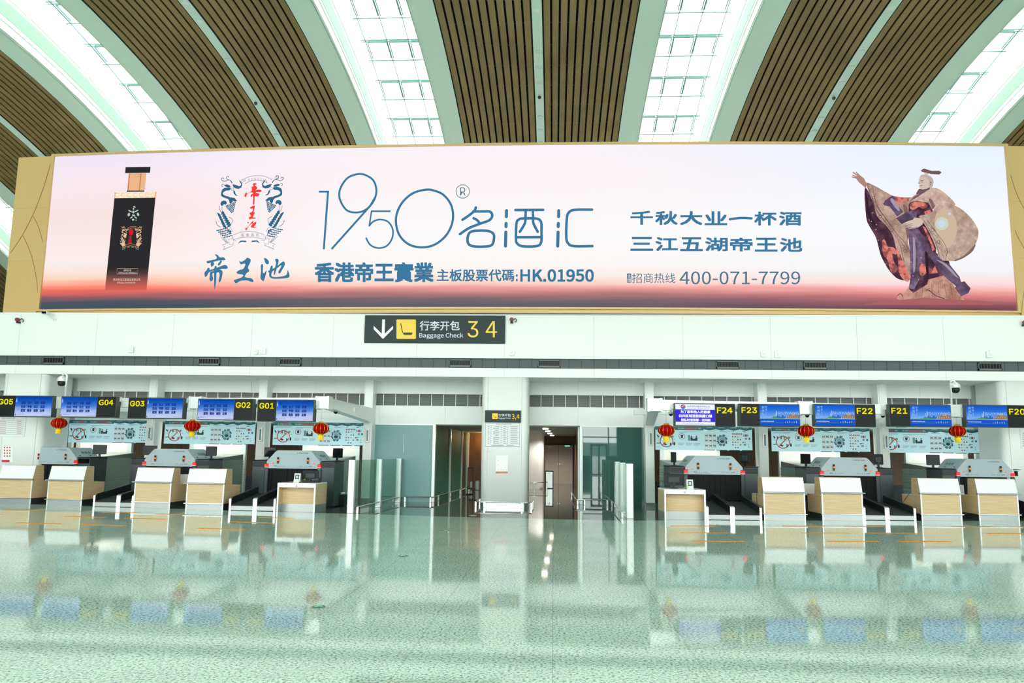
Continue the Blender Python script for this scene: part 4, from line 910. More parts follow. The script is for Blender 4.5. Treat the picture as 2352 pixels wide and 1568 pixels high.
# ================================================================== baggage scanners and weighing belts
def curtain_mesh():
    b = B(); n = 19; x0 = -.745; dx = 1.49/n; random.seed(11)
    for i in range(n):
        o = .012*(i % 2); t = .01*random.random(); xa = x0 + i*dx - .004; z0 = .36 + .03*random.random()
        b.box(xa, xa + dx + .006, 1.93 + o + t, 1.94 + o + t, z0, 1.11)
    return b
def scanner(label, loc, rz):
    t = thing('baggage_scanner', label, 'scanner', loc, rz, 'grey baggage scanners behind the counters')
    Y1 = 1.87
    prof = [(-.81, 1.235), (-.81, 1.30), (-.565, 1.575), (-.52, 1.61), (-.47, 1.622), (.47, 1.622), (.52, 1.61), (.565, 1.575), (.81, 1.30), (.81, 1.235)]
    h = B().prismY(prof, Y1, Y1 + 1.12).mk('hood', M_HOOD, t)
    B().box(-.74, .74, Y1 - .015, Y1 + .25, 1.10, 1.235).mk('hood_skirt', M_HOOD, t)
    b = B()
    for s in (-1, 1):
        for k in range(3): 
            for j in range(4): b.add([(s*(.64 + .015*j) + s*.003, Y1 + .42 + k*.16, 1.495 - .0165*j + .004), (s*(.64 + .015*j) + s*.003, Y1 + .53 + k*.16, 1.495 - .0165*j + .004), (s*(.648 + .015*j) + s*.003, Y1 + .53 + k*.16, 1.487 - .0165*j + .004), (s*(.648 + .015*j) + s*.003, Y1 + .42 + k*.16, 1.487 - .0165*j + .004)], [(0, 1, 2, 3)])
        for yy in (.2, .72): b.add([(s*.738, Y1 + yy, 1.388), (s*.738, Y1 + yy + .09, 1.388), (s*.758, Y1 + yy + .09, 1.366), (s*.758, Y1 + yy, 1.366)], [(0, 1, 2, 3)])
    b.mk('vent_slots', M_BLACK, t)
    curtain_mesh().mk('strip_curtain', mat('curtain_black', (12, 14, 17), .55, spec=.2), t)
    for s in (-1, 1):
        x = s*.80
        B().bbox(x - .05, x + .05, Y1 - .02, Y1 + .12, 0, 1.12, .01).mk('post', M_CHAR, t)
        be = B().bbox(x - .055, x + .055, Y1 - .05, Y1 + .05, 1.14, 1.225, .012).mk('beacon', mat('beacon_red', (236, 24, 24), .3, emit=(255, 20, 16), es=.55), t)
        B().box(x - .052, x + .052, Y1 - .045, Y1 + .05, 1.122, 1.14).mk('beacon_base', M_PAPER, be)
        # signal tower
        x = s*.455
        st = B().lathe([(0, 1.245), (.03, 1.245), (.03, 1.255), (.012, 1.26), (.012, 1.275), (.026, 1.28), (.026, 1.315), (0, 1.315)], x, Y1 - .04, 0, 16).mk('signal_tower', M_BLACK, t)
        B().lathe([(0, 1.315), (.026, 1.315), (.026, 1.36), (0, 1.36)], x, Y1 - .04, 0, 16).mk('signal_lamp', mat('signal_orange', (255, 130, 20), .3, emit=(255, 120, 10), es=.5), st)
        B().lathe([(0, 1.36), (.026, 1.36), (.026, 1.42), (.02, 1.425), (0, 1.425)], x, Y1 - .04, 0, 16).mk('signal_cap', M_BLACK, st)
        B().bbox(s*.61 - .03, s*.61 + .03, Y1 - .03, Y1, 1.24, 1.265, .006).mk('glow_sticker', mat('marker_orange', (250, 140, 30), .4, emit=(255, 130, 20), es=.3), t)  # orange sticker, with a slight glow put into its material
        a = Art(lambda u, v: (u, Y1 - .0165, v))
        for px in (.36, .42): a.rect(s*px - .018, 1.155, s*px + .018, 1.158); a.rect(s*px - .006, 1.16, s*px + .008, 1.18)
        a.poly([(s*.5 - .02, 1.155), (s*.5 + .02, 1.155), (s*.5, 1.19)]); a.rect(s*.55 - .022, 1.16, s*.55 + .022, 1.18); a.rect(s*.25 - .05, 1.158, s*.25 - .03, 1.175); a.rect(s*.25 - .01, 1.158, s*.25 + .004, 1.178); a.rect(s*.25 + .026, 1.158, s*.25 + .045, 1.175)
        a.mk('safety_label', mat('label_grey', (108, 112, 90), .6), t)
        # side cabinet
        x0, x1 = (.845, 1.25) if s > 0 else (-1.25, -.845)
        c = B().bbox(x0, x1, Y1 + .02, Y1 + .9, .02, 1.31, .012).mk('side_cabinet', M_CHAR, t)
        B().bbox(x0 - .01, x1 + .01, Y1 + .0, Y1 + .92, 1.31, 1.335, .008).mk('cabinet_top', M_CHAR2, c)
        B().box(x0 + .02, x1 - .02, Y1 + .005, Y1 + .03, 1.14, 1.285).mk('cabinet_window', M_DKGLASS, c)
        b = B()
        for (yy, zz) in ((.3, .95), (.3, .7), (.62, 1.12), (.45, .95)): b.lathe([(0, 0), (.012, 0), (.012, .006), (0, .006)], 0, 0, 0, 10)
        q = B(); 
        for (yy, zz) in ((.3, .9), (.5, .9), (.62, 1.12)): q.box((x1 if s > 0 else x0 - .004), (x1 + .004 if s > 0 else x0), Y1 + yy, Y1 + yy + .02, zz, zz + .02)
        q.mk('cabinet_lock', M_BLACK, c)
        B().box((.84 if s > 0 else -.875), (.875 if s > 0 else -.84), Y1 - .0, Y1 + .02, .0, 1.1).mk('cabinet_post', M_CHARD, t)
    a = Art(lambda u, v: (u, Y1 - .004, v)); a.text('FISCAN', .17, 1.565, .44, 1.53, .012)
    a.mk('lettering', mat('label_dark', (54, 60, 66), .6), t)
    a = Art(lambda u, v: (u, Y1 - .004, v)); a.ring(.115, 1.548, .012, .012, .005, 12); a.rect(.135, 1.545, .155, 1.551); a.mk('lettering', MATS['label_dark'], t)
    # outfeed housing behind
    B().prismX([(Y1 + .95, .0), (Y1 + .95, 1.33), (Y1 + 2.9, 1.46), (Y1 + 2.9, .0)], -.98, .98).mk('outfeed_housing', M_STEELM, t)
    for s in (-1, 1):
        b = B()
        for k in range(13): b.box(s*1.0 - .02, s*1.0 + .02, Y1 + 1.0, Y1 + 2.85, .12 + .09*k, .12 + .09*k + .06)
        b.box(s*.99 - .01, s*.99 + .01, Y1 + 1.0, Y1 + 2.85, .1, 1.27)
        b.mk('ribbed_shutter', mat('ribbed_shutter', (150, 176, 166), .4, .3), t)
    return t
def belt_pair(x, y, rz, names, wl=.745, wr=.745):
    f = local((x, y), rz)
    for s, nm_ in zip((-1, 1), names):
        t = thing('weighing_belt', 'black weighing belt with steel front beside the %s counter' % nm_, 'conveyor', (x, y, 0), rz, 'black weighing belts between the counters')
        xi, xo = s*.012, s*(wl if s < 0 else wr); x0, x1 = min(xi, xo), max(xi, xo)
        B().prismX([(.03, .12), (1.70, .33), (1.70, .37), (.03, .155)], x0 + .02, x1 - .02).mk('belt', M_BELT, t)
        B().box(x0, x1, .0, .03, .012, .125).mk('front_plate', M_STEELM, t)
        for xx in (x0, x1 - .035):
            g = B(); g.prismX([(.04, .03), (.04, .31), (.07, .335), (1.70, .55), (1.70, .03)], xx, xx + .035); sp = g.mk('side_wall', M_BLACKPANEL, t)
            g = B(); g.prismX([(-.01, .0), (-.01, .315), (.05, .345), (.07, .345), (.07, .33), (.05, .328), (.04, .31), (.04, 0)], xx - .012, xx + .047); g.mk('end_cap', M_STEEL, sp)
            g = B(); g.prismX([(.07, .335), (1.70, .55), (1.70, .565), (.07, .35)], xx + .004, xx + .031); g.mk('top_rail', M_CHAR, sp)
        g = B(); g.prismX([(.05, .0), (.05, .10), (1.70, .31), (1.70, .0)], x0 + .05, x1 - .05); g.mk('belt_body', M_CHARD, t)
M_BLACKPANEL = mat('belt_side_black', (30, 38, 40), .4)
MOD = []
for blk, gx, gy, hx, names, lab in (('F', 1681, 1193.5, 1640, ('F24', 'F23'), 'grey baggage scanner nearest the glass screen on the right side'), ('F', 2035, 1194, 1950.5, ('F22', 'F21'), 'grey baggage scanner behind the F22 and F21 counters'), ('F', None, 0, 2261, ('F20', 'F19'), 'grey baggage scanner at the far right behind the F20 counter'),
                              ('G', 588, 1172.5, 673, ('G02', 'G01'), 'grey baggage scanner nearest the glass screen on the left side'), ('G', 270, 1164.5, 389, ('G04', 'G03'), 'grey baggage scanner behind the G03 and G02 counters'), ('G', None, 0, 119, ('G06', 'G05'), 'grey baggage scanner at the far left behind the G04 counter')):
    p = atL(hx, 1072, blk, 1.87)
    sx = p[0] + 1.87*math.sin(TH[blk]); sy = lineY(p[0], blk)
    if gx:
        g = atZ(gx, gy, .0); bx, by = g[0], .5*g[1] + .5*lineY(g[0], blk)
    else:
        bx, by = sx, lineY(sx, blk)
    MOD.append((blk, names, sx, sy, bx, by, lab))
SCN = None
for blk, names, sx, sy, bx, by, lab in MOD:
    if SCN is None: SCN = o = scanner(lab, (sx, sy, 0), TH[blk])
    else: o = dup(SCN, (sx, sy, 0), TH[blk], lab)
    if names not in (('F20', 'F19'), ('G06', 'G05')): belt_pair(bx, by, TH[blk], names, *{'F24': (.66, .745), 'F22': (.62, .745), 'G02': (.72, .57), 'G04': (.74, .44)}[names[0]])
    elif names[0] == 'F20': belt_pair(bx + 1.25, by + .2, TH[blk], names)

# monitors standing on the scanner cabinets: (x, y of bottom of stand, width px, turn)
for i, (px, py, wpx, hpx, blk, turn, lab) in enumerate((
        (228, 1040, 31, 22, 'G', PI + .15, 'black monitor on the cabinet right of the far left scanner'), (84, 1032, 38, 22, 'G', PI - .1, 'black monitor half hidden behind the far left scanner hood'),
        (484, 1050, 27, 22, 'G', PI - .1, 'black monitor on the cabinet right of the scanner behind G02'), (343, 1042, 30, 22, 'G', PI + .3, 'black monitor left of the scanner behind the G03 counter'),
        (776, 1056, 17, 22, 'G', PI + .9, 'slim dark monitor turned sideways beside the left glass screen'), (620, 1048, 22, 22, 'G', PI + .5, 'black monitor behind the left slope of the G01 scanner'),
        (1546, 1064, 8, 23, 'F', PI - 1.3, 'thin edge-on monitor on the cabinet left of the F24 scanner'), (1712, 1064, 15, 24, 'F', -.7, 'dark monitor seen from behind on the cabinet right of the F24 scanner'),
        (1850, 1065, 15, 22, 'F', PI - .7, 'dark monitor left of the scanner behind the F22 counter'), (2016, 1065, 24, 23, 'F', .1, 'black monitor right of the scanner behind the F22 counter'),
        (2144, 1066, 28, 23, 'F', PI - .1, 'black monitor left of the far right scanner'), (2308, 1066, 34, 23, 'F', PI + .2, 'black monitor behind the right slope of the far right scanner'))):
    p = atL(px, py, blk, 2.4); k = (p[1])/FPX
    w = max(wpx*k/max(abs(math.cos(turn - PI)), .3), .3)
    pc_back(lab, (p[0], p[1], 1.337), turn, min(w, .48), hpx*k*1.0, 1.7 - (py - 1036)*k - 1.337 - hpx*k*.1 if False else .085, 'monitors on the scanner cabinets')

# covered baggage tunnels behind the scanners
for blk, names, sx, sy, bx, by, lab in MOD:
    t = thing('baggage_tunnel', 'pale framed panel of the baggage tunnel behind the %s counter scanner' % names[0 if blk == 'F' else 1], 'panel', (sx + (sy + 2.5)*0, 27.0, 0), 0, 'baggage tunnels behind the scanners')
    B().box(-.85, .85, 0, .05, .9, 1.95).mk('panel', mat('warm_white', (236, 234, 226), .5), t)
    for s in (-1, 1): B().box(s*.93 - .08, s*.93 + .08, -.06, .08, 0, 1.98).mk('frame_post', M_ALU, t)
    B().box(-1.0, 1.0, -.05, .08, 1.95, 2.1).mk('frame_head', M_ALU, t)

# strip lamps over the baggage hall, one behind each poster
for i, (blk, names, sx, sy, bx, by, lab) in enumerate(MOD):
    t = thing('hall_lamp', 'strip lamp hidden above the baggage tunnel behind the %s counter' % names[0 if blk == 'F' else 1], 'lamp', (sx, 26.5, ZCOR - .004), 0, 'baggage hall lamps')
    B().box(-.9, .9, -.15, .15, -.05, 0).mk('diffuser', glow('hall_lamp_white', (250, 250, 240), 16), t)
# ================================================================== gantries with counter displays
def zgrad(name, z0, z1, stops, es=1.0, mixn=None):
    m = bpy.data.materials.new(name); m.use_nodes = True; MATS[name] = m; nt = m.node_tree; nt.nodes.clear(); L = nt.links.new
    tc = N(nt, 'ShaderNodeTexCoord'); sx = N(nt, 'ShaderNodeSeparateXYZ'); L(tc.outputs['Object'], sx.inputs[0])
    mr = N(nt, 'ShaderNodeMapRange'); mr.inputs[1].default_value = z0; mr.inputs[2].default_value = z1; L(sx.outputs[2], mr.inputs[0]); out = mr.outputs[0]
    if mixn:
        mp = N(nt, 'ShaderNodeMapping'); mp.inputs['Scale'].default_value = (2, 1, 5); L(tc.outputs['Object'], mp.inputs[0])
        no = N(nt, 'ShaderNodeTexNoise'); no.inputs['Scale'].default_value = 2.0; L(mp.outputs[0], no.inputs[0])
        ma = N(nt, 'ShaderNodeMath', operation='MULTIPLY_ADD'); ma.inputs[1].default_value = mixn; ma.inputs[2].default_value = -mixn/2; L(no.outputs[0], ma.inputs[0])
        ad = N(nt, 'ShaderNodeMath', operation='ADD'); L(out, ad.inputs[0]); L(ma.outputs[0], ad.inputs[1]); out = ad.outputs[0]
    r = N(nt, 'ShaderNodeValToRGB'); r.color_ramp.elements.remove(r.color_ramp.elements[1])
    for i, (p, c) in enumerate(stops):
        e = r.color_ramp.elements[0] if i == 0 else r.color_ramp.elements.new(p)
        e.position = p; e.color = lin(c)
    L(out, r.inputs[0]); em = N(nt, 'ShaderNodeEmission'); em.inputs[1].default_value = es; L(r.outputs[0], em.inputs[0]); om = N(nt, 'ShaderNodeOutputMaterial'); L(em.outputs[0], om.inputs[0])
    return m
HD = .57
SKYBLUE = zgrad('screen_sky', 0, HD, [(0, (206, 214, 244)), (.3, (170, 190, 238)), (.55, (70, 128, 214)), (.75, (24, 92, 192)), (1, (8, 66, 166))], 1, .25)
CITY = zgrad('screen_city', 0, HD, [(0, (18, 76, 186)), (.2, (30, 92, 200)), (.33, (24, 84, 196)), (.345, (150, 190, 244)), (.5, (96, 156, 240)), (.75, (40, 112, 222)), (1, (22, 84, 196))])
NUMY = glow('number_yellow', (252, 236, 10)); SLOG = glow('slogan_navy', (34, 58, 140)); SWHT = glow('screen_white', (244, 248, 255)); SPAL = glow('screen_pale_blue', (150, 190, 244))
M_DISP = mat('display_black', (19, 25, 27), .45, spec=.2); M_DISP2 = mat('display_side', (60, 74, 70), .5)
def display(nme, blk, x0, x1, xsplit, num_left, yT, yB, kind):
    a = atL(x0, (yT + yB)/2, blk); c = atL(x1, (yT + yB)/2, blk); t_ = atL((x0 + x1)/2, yT, blk); b_ = atL((x0 + x1)/2, yB, blk)
    w = math.hypot(c[0] - a[0], c[1] - a[1]); h = t_[2] - b_[2]; rz = TH[blk]
    X, Y = (a[0] + c[0])/2, (a[1] + c[1])/2
    lab = {'slogan': 'hanging display with yellow number %s beside blue slogan screen', 'city': 'hanging display with yellow number %s beside blue city picture screen', 'mask': 'hanging display with yellow number %s beside purple and white notice screen'}[kind] % nme
    d = thing('counter_display', lab, 'display screen', (X, Y, b_[2]), rz, 'hanging counter displays')
    fs = (xsplit - x0)/(x1 - x0)*w - w/2
    B().bbox(-w/2 - .01, w/2 + .01, .0, .22, -.01, h + .01, .008).mk('housing', M_DISP2, d)
    n0, n1, s0, s1 = (-w/2, fs, fs, w/2) if num_left else (fs, w/2, -w/2, fs)
    pn = B().box(n0 + .008, n1 - .004, -.006, 0, .004, h - .004).mk('number_panel', M_DISP, d)
    A_ = Art(lambda u, v: (u, -.010, v)); nw = (n1 - n0); A_.text(nme, n0 + nw*.09, h*.85, n1 - nw*.13, h*.58, .024); A_.mk('number_lettering', NUMY, pn)
    sw = s1 - s0; P = lambda u, v: (s0 + sw*u, h*v)
    A_ = Art(lambda u, v: (u, -.008, v)); A_.rect(s0 + .006, .014, s1 - .006, h - .014)
    sc = A_.mk('screen', {'slogan': SKYBLUE, 'city': CITY, 'mask': glow('notice_purple', (62, 50, 214))}[kind], d)
    def lay(mname, m, fn, off): q = Art(lambda u, v: (s0 + sw*u, -off, h*v)); fn(q); return q.mk(mname, m, sc)
    if kind == 'slogan':
        def sl(q):
            for r, row in enumerate(('富强 民主 文明 和谐', '自由 平等 公正 法治', '爱国 敬业 诚信 友善')):
                for i, wd in enumerate(row.split(' ')): q.text(wd, .165 + i*.175, .74 - r*.185, .29 + i*.175, .60 - r*.185, .03)
            q.text('富强 民主 文明', .08, .135, .26, .095); q.text('中共贵阳市委宣传部 宣', .75, .09, .98, .06)
        lay('slogan_lettering', SLOG, sl, .011)
        def em_(q): q.poly([(.012, .72), (.058, .72), (.05, .80), (.04, .88), (.035, .93), (.03, .88), (.02, .80)]); q.rect(.008, .69, .062, .705)
        lay('emblem', SPAL, em_, .011)
        lay('emblem', glow('emblem_olive', (96, 112, 60)), lambda q: q.poly([(.015, .06), (.05, .06), (.045, .11), (.033, .16), (.022, .11)]), .011)
    elif kind == 'mask':
        lay('notice_band', SWHT, lambda q: (q.rect(.008, .735, .992, .975), q.rect(.008, .025, .992, .175)), .010)
        lay('notice_lettering', SWHT, lambda q: (q.text('为了您和他人的健康', .13, .70, .88, .565, .026), q.text('公共区域请您佩戴口罩', .085, .515, .925, .375, .026), q.text('排队时请预留一米间距', .14, .325, .885, .20, .026)), .012)
        lay('notice_small_lettering', SLOG, lambda q: (q.text('贵州省机场集团有限公司', .30, .91, .865, .83), q.text('Guizhou Airports Group Co.,Ltd.', .30, .81, .86, .76), q.text('值机柜台将于航班起飞前40分钟停止办理', .2, .14, .7, .105), q.text('Counter will be closed 40 minutes before scheduled time of departure', .02, .085, .94, .04)), .012)
        lay('logo', glow('logo_red', (206, 36, 48)), lambda q: q.poly([(.2 + .062*math.cos(t*PI/10 + .25), .855 + .1*math.sin(t*PI/10 + .25)) for t in range(11)]), .013)
        lay('logo', glow('logo_blue', (24, 96, 190)), lambda q: q.poly([(.2 + .062*math.cos(t*PI/10 + PI + .25), .855 + .1*math.sin(t*PI/10 + PI + .25)) for t in range(11)]), .013)
        lay('logo', SWHT, lambda q: (q.stroke([(.155, .83), (.2, .9), (.24, .89)], .014), q.stroke([(.18, .83), (.235, .85), (.225, .81)], .012)), .015)
    else:
        random.seed(4)
        lay('skyline', glow('city_white', (186, 214, 250)), lambda q: ([q.poly([(x - wd, .40), (x + wd, .40), (x + wd*.7, .40 + hh), (x, .43 + hh), (x - wd*.7, .40 + hh)]) for x, wd, hh in ((.385, .006, .2), (.42, .012, .28), (.455, .004, .1))], q.text('GUIYANG', .45, .66, .98, .56, .0)), .011)
        lay('skyline', glow('city_blue', (36, 92, 168)), lambda q: [q.rect(.34 + .014*i, .36, .352 + .014*i, .42 + .1*random.random()) for i in range(22)], .012)
        lay('pavilion', glow('city_brown', (150, 118, 92)), lambda q: (q.poly([(.66, .36), (1 - .012, .36), (1 - .012, .50), (.9, .52), (.86, .56), (.84, .62), (.81, .56), (.78, .52), (.68, .46)]), [q.rect(.68 + .05*i, .36, .70 + .05*i, .5) for i in range(6)]), .013)
        lay('pavilion', glow('city_tan', (206, 178, 140)), lambda q: [q.poly([(.78, .50 + .05*i), (.9, .50 + .05*i), (.87, .53 + .05*i), (.81, .53 + .05*i)]) for i in range(2)] + [q.rect(.7 + .055*i, .40, .72 + .055*i, .46) for i in range(5)], .015)
        lay('island', glow('city_green', (70, 168, 60)), lambda q: q.poly(spl([(.02, .355), (.15, .365), (.28, .38), (.36, .42), (.46, .38), (.56, .365), (.56, .345), (.02, .345)], 3, True)), .016)
        def cal(q):
            for i, ch in enumerate('爽贵阳'): q.text(ch, .05, .92 - .16*i, .125, .79 - .16*i)
            q.text('爽', .145, .82, .19, .69); q.stroke([(.165, .66), (.165, .46)], .008); q.ring(.165, .88, .02, .03, .012, 14)
        lay('calligraphy', SPAL, cal, .012)
        lay('leaf', glow('leaf_green', (30, 150, 60)), lambda q: (q.ell(.165, .88, .013, .02, 10), q.ell(.12, .60, .014, .02, 10), q.ell(.3, .75, .01, .012, 8)), .013)
        lay('caption_lettering', SWHT, lambda q: (q.text('中共贵阳市委宣传部宣', .025, .245, .35, .20, .01), [q.rect(.03 + .032*i, .155, .037 + .032*i, .162) for i in range(18)], [q.rect(.63 + .055*i, .16, .637 + .055*i, .21 + .02*(i % 3)) for i in range(6)]), .012)
    # bracket and cable clamps at the outer end
    e = 1 if blk == 'G' else -1
    B().box(e*(w/2 + .012) - .02, e*(w/2 + .012) + .02, .15, .22, h*.78, h*1.0).mk('bracket', M_PAPER, d)
    B().box(-.03, .03, .22, .335, h*.72, h*.95).mk('bracket', M_CHARD, d)
    return d
DISPS = [('G05', 'G', -2, 114, 37, True, 909, 956.5, 'slogan'), ('G04', 'G', 145, 261, 221.5, False, 910.5, 957.5, 'slogan'), ('G03', 'G', 299, 416, 338.6, True, 913.5, 960.5, 'slogan'),
         ('G02', 'G', 458, 577, 537, False, 916.0, 964, 'slogan'), ('G01', 'G', 595, 717, 635.7, True, 918, 967, 'slogan'),
         ('F24', 'F', 1553, 1685.5, 1641.3, False, 927, 978, 'mask'), ('F23', 'F', 1702, 1833, 1745.5, True, 928, 978.5, 'city'), ('F22', 'F', 1876, 2006, 1962, False, 928.5, 979, 'city'),
         ('F21', 'F', 2048, 2179, 2091.5, True, 929.5, 979, 'city'), ('F20', 'F', 2225, 2354, 2311.5, False, 930.5, 980.5, 'city')]
for dd in DISPS: display(*dd)

def gantry(label, blk, xa, xb_, arms, rear, zt=3.07, zb=2.81):
    g = thing('display_gantry', label, 'gantry')
    off = .32; rz = TH[blk]
    f = lambda X, o: lineY(X, blk, o)
    def bar(x0, x1, o0, o1, z0, z1):
        b = B(); b.add([(x, f(x, o), z) for z in (z0, z1) for x, o in ((x0, o0), (x1, o0), (x1, o1), (x0, o1))], [(0,3,2,1),(4,5,6,7),(0,1,5,4),(1,2,6,5),(2,3,7,6),(3,0,4,7)]); return b
    bar(xa, xb_, off, off + .24, zb, zt).mk('cross_beam', M_ALU, g)
    bar(*rear, off + 2.35, off + 2.5, zb - .02, zb + .13).mk('rear_beam', M_ALU, g)
    for (x0, xcol) in arms:
        wv = .17
        j = bar(x0 - wv - .02, x0 + wv + .02, off - .06, off + .30, zb - .04, zt + .03); jb = j.mk('junction_box', M_ALU, g)
        for s in (-1, 1): bar(x0 + s*wv - .03, x0 + s*wv + .03, off - .075, off + .31, zb - .055, zt + .04).mk('end_plate', M_ALU, jb)
        y0 = f(x0, off + .2); y1 = YC - .03
        b = B()
        b.loft([[(x0 - wv*.9, y0, zb + .0), (x0 + wv*.9, y0, zb + .0), (x0 + wv*.9, y0, zt), (x0 - wv*.9, y0, zt)],
                [(xcol - wv*.8, y1, 2.56), (xcol + wv*.8, y1, 2.56), (xcol + wv*.8, y1, 3.02), (xcol - wv*.8, y1, 3.02)]])
        b.mk('cantilever_arm', M_ALU, g)
    return g
def armx(px, py, blk): return atL(px, py, blk, .3)[0]
aG = [armx(741, 920, 'G'), armx(450, 915, 'G'), armx(143, 912, 'G')]
aF = [armx(1504, 930, 'F'), armx(1849, 930, 'F'), armx(2192, 932, 'F')]
GA = gantry('white gantry carrying the G displays on the left', 'G', aG[2] - 3.4, aG[0], [(aG[0], COLS[2]), (aG[1], COLS[1] + -.6), (aG[2], COLS[0] - .9)], (PILX[0][1] + .05, aG[0] + .3))
GF = gantry('white gantry carrying the F displays on the right', 'F', aF[0], aF[2] + 3.6, [(aF[0], COLS[3]), (aF[1], COLS[4] + .25), (aF[2], COLS[5] + .5)], (aF[0] - .3, PILX[2][0] - .05))

# ---- red lanterns under the junctions
def lantern(label, loc):
    t = thing('red_lantern', label, 'lantern', loc, 0, 'red festival lanterns')
    R, Hh = .22, .155; b = B(); nr = 48; prof = []
    for i in range(13):
        a = -PI/2*.86 + PI*.86*i/12; prof.append((R*math.cos(a), Hh*math.sin(a)))
    b.loft([[(r*(1 - .018*(k % 4 == 0))*math.cos(2*PI*k/nr), r*(1 - .018*(k % 4 == 0))*math.sin(2*PI*k/nr), z) for k in range(nr)] for r, z in prof])
    b.mk('silk_body', M_RED, t, True)
    b = B()
    for k in range(12):
        a = 2*PI*(k + .5)/12; b.tube([(r*1.004*math.cos(a), r*1.004*math.sin(a), z*1.01) for r, z in prof], .004, 5)
    b.mk('gold_rib', M_GOLDF, t)
    B().lathe([(.055, .14), (.075, .145), (.06, .185), (.045, .19)], n=24).mk('top_cap', M_GOLDF, t)
    B().lathe([(.06, -.14), (.08, -.15), (.072, -.18), (.06, -.19)], n=24).mk('bottom_collar', M_GOLDF, t)
    b = B(); n = 40
    random.seed(9)
    for k in range(n):
        a = 2*PI*k/n; r = .07; x, y = r*math.cos(a), r*math.sin(a); b.box(x - .0052, x + .0052, y - .0052, y + .0052, -.30 - .01*random.random(), -.18)
    b.mk('tassel', M_YEL, t)
    B().tube([(0, 0, .18), (0, 0, .66)], .002, 5).mk('string', M_BLACK, t)
    return t
LN = None
for px, py, blk, lab in ((136, 971.5, 'G', 'red lantern hanging between the G05 and G04 displays'), (442, 978, 'G', 'red lantern hanging between the G03 and G02 displays'), (737, 984, 'G', 'red lantern hanging right of the G01 display'),
                         (1530.5, 988, 'F', 'red lantern hanging left of the F24 display'), (1851.5, 989.5, 'F', 'red lantern hanging between the F23 and F22 displays'), (2199, 990, 'F', 'red lantern hanging between the F21 and F20 displays')):
    p = atL(px, py, blk, .36)
    if LN is None: LN = lantern(lab, p)
    else: dup(LN, p, random.uniform(-.3, .3), lab)

# ---- dome cameras
def dome(label, loc):
    t = thing('dome_camera', label, 'camera', loc, 0, 'small white dome cameras')
    B().lathe([(0, .09), (.06, .09), (.075, .07), (.075, .03), (.0, .03)], n=24).mk('housing', M_ALU, t)
    b = B(); b.lathe([(.058*math.cos(a), .03 - .058*math.sin(a)) for a in [PI/2*i/6 for i in range(7)]], n=20); b.mk('dome', M_DKGLASS, t, True)
    B().tube([(0, 0, .09), (0, 0, .22)], .02, 8).mk('stem', M_ALU, t)
for px, py, blk, off, lab in ((136, 937, 'G', 1.0, 'small dome camera under the gantry beside the G04 display'), (740+ 31, 948, 'G', 1.6, 'small dome camera under the gantry right of G01'), (1541, 953, 'F', 1.0, 'small dome camera under the gantry left of F24'),
                         (1854, 956, 'F', 1.0, 'small dome camera under the gantry between F23 and F22'), (2028, 957, 'F', 1.6, 'small dome camera under the gantry between F22 and F21')):
    dome(lab, atL(px, py, blk, off))
def ptz(label, px, py, pole_px, pole_top, blk):
    d = atL(px, py, blk, .35); p0 = atL(pole_px, pole_top, blk, .35)
    t = thing('pole_camera', label, 'camera', d, 0, 'large white pole cameras')
    s = p0[0] - d[0]
    B().lathe([(0, .14), (.05, .14), (.08, .11), (.125, .06), (.13, -.01), (.12, -.02), (0, -.02)], n=28).mk('housing', M_ALU, t, False)
    b = B(); b.lathe([(.105, -.02), (.108, -.07), (.095, -.12), (.06, -.155), (.0, -.165)], n=28); b.mk('dome', mat('dome_black', (22, 28, 28), .3, spec=.4), t, True)
    zt = p0[2] - d[2]
    path = [(0, 0, .13)] + [(s/2 - s/2*math.cos(a), 0, zt - abs(s)*.55 + abs(s)*.55*math.sin(a)) for a in [PI*i/8 for i in range(9)]] + [(s, 0, 3.07 - d[2])]
    B().tube(path, .028, 10).mk('pole', M_ALU, t, True)
ptz('white pole camera on the gantry above the G04 display', 142, 874, 153.5, 858, 'G')
ptz('white pole camera on the gantry right of the F21 display', 2194, 889, 2183, 873, 'F')

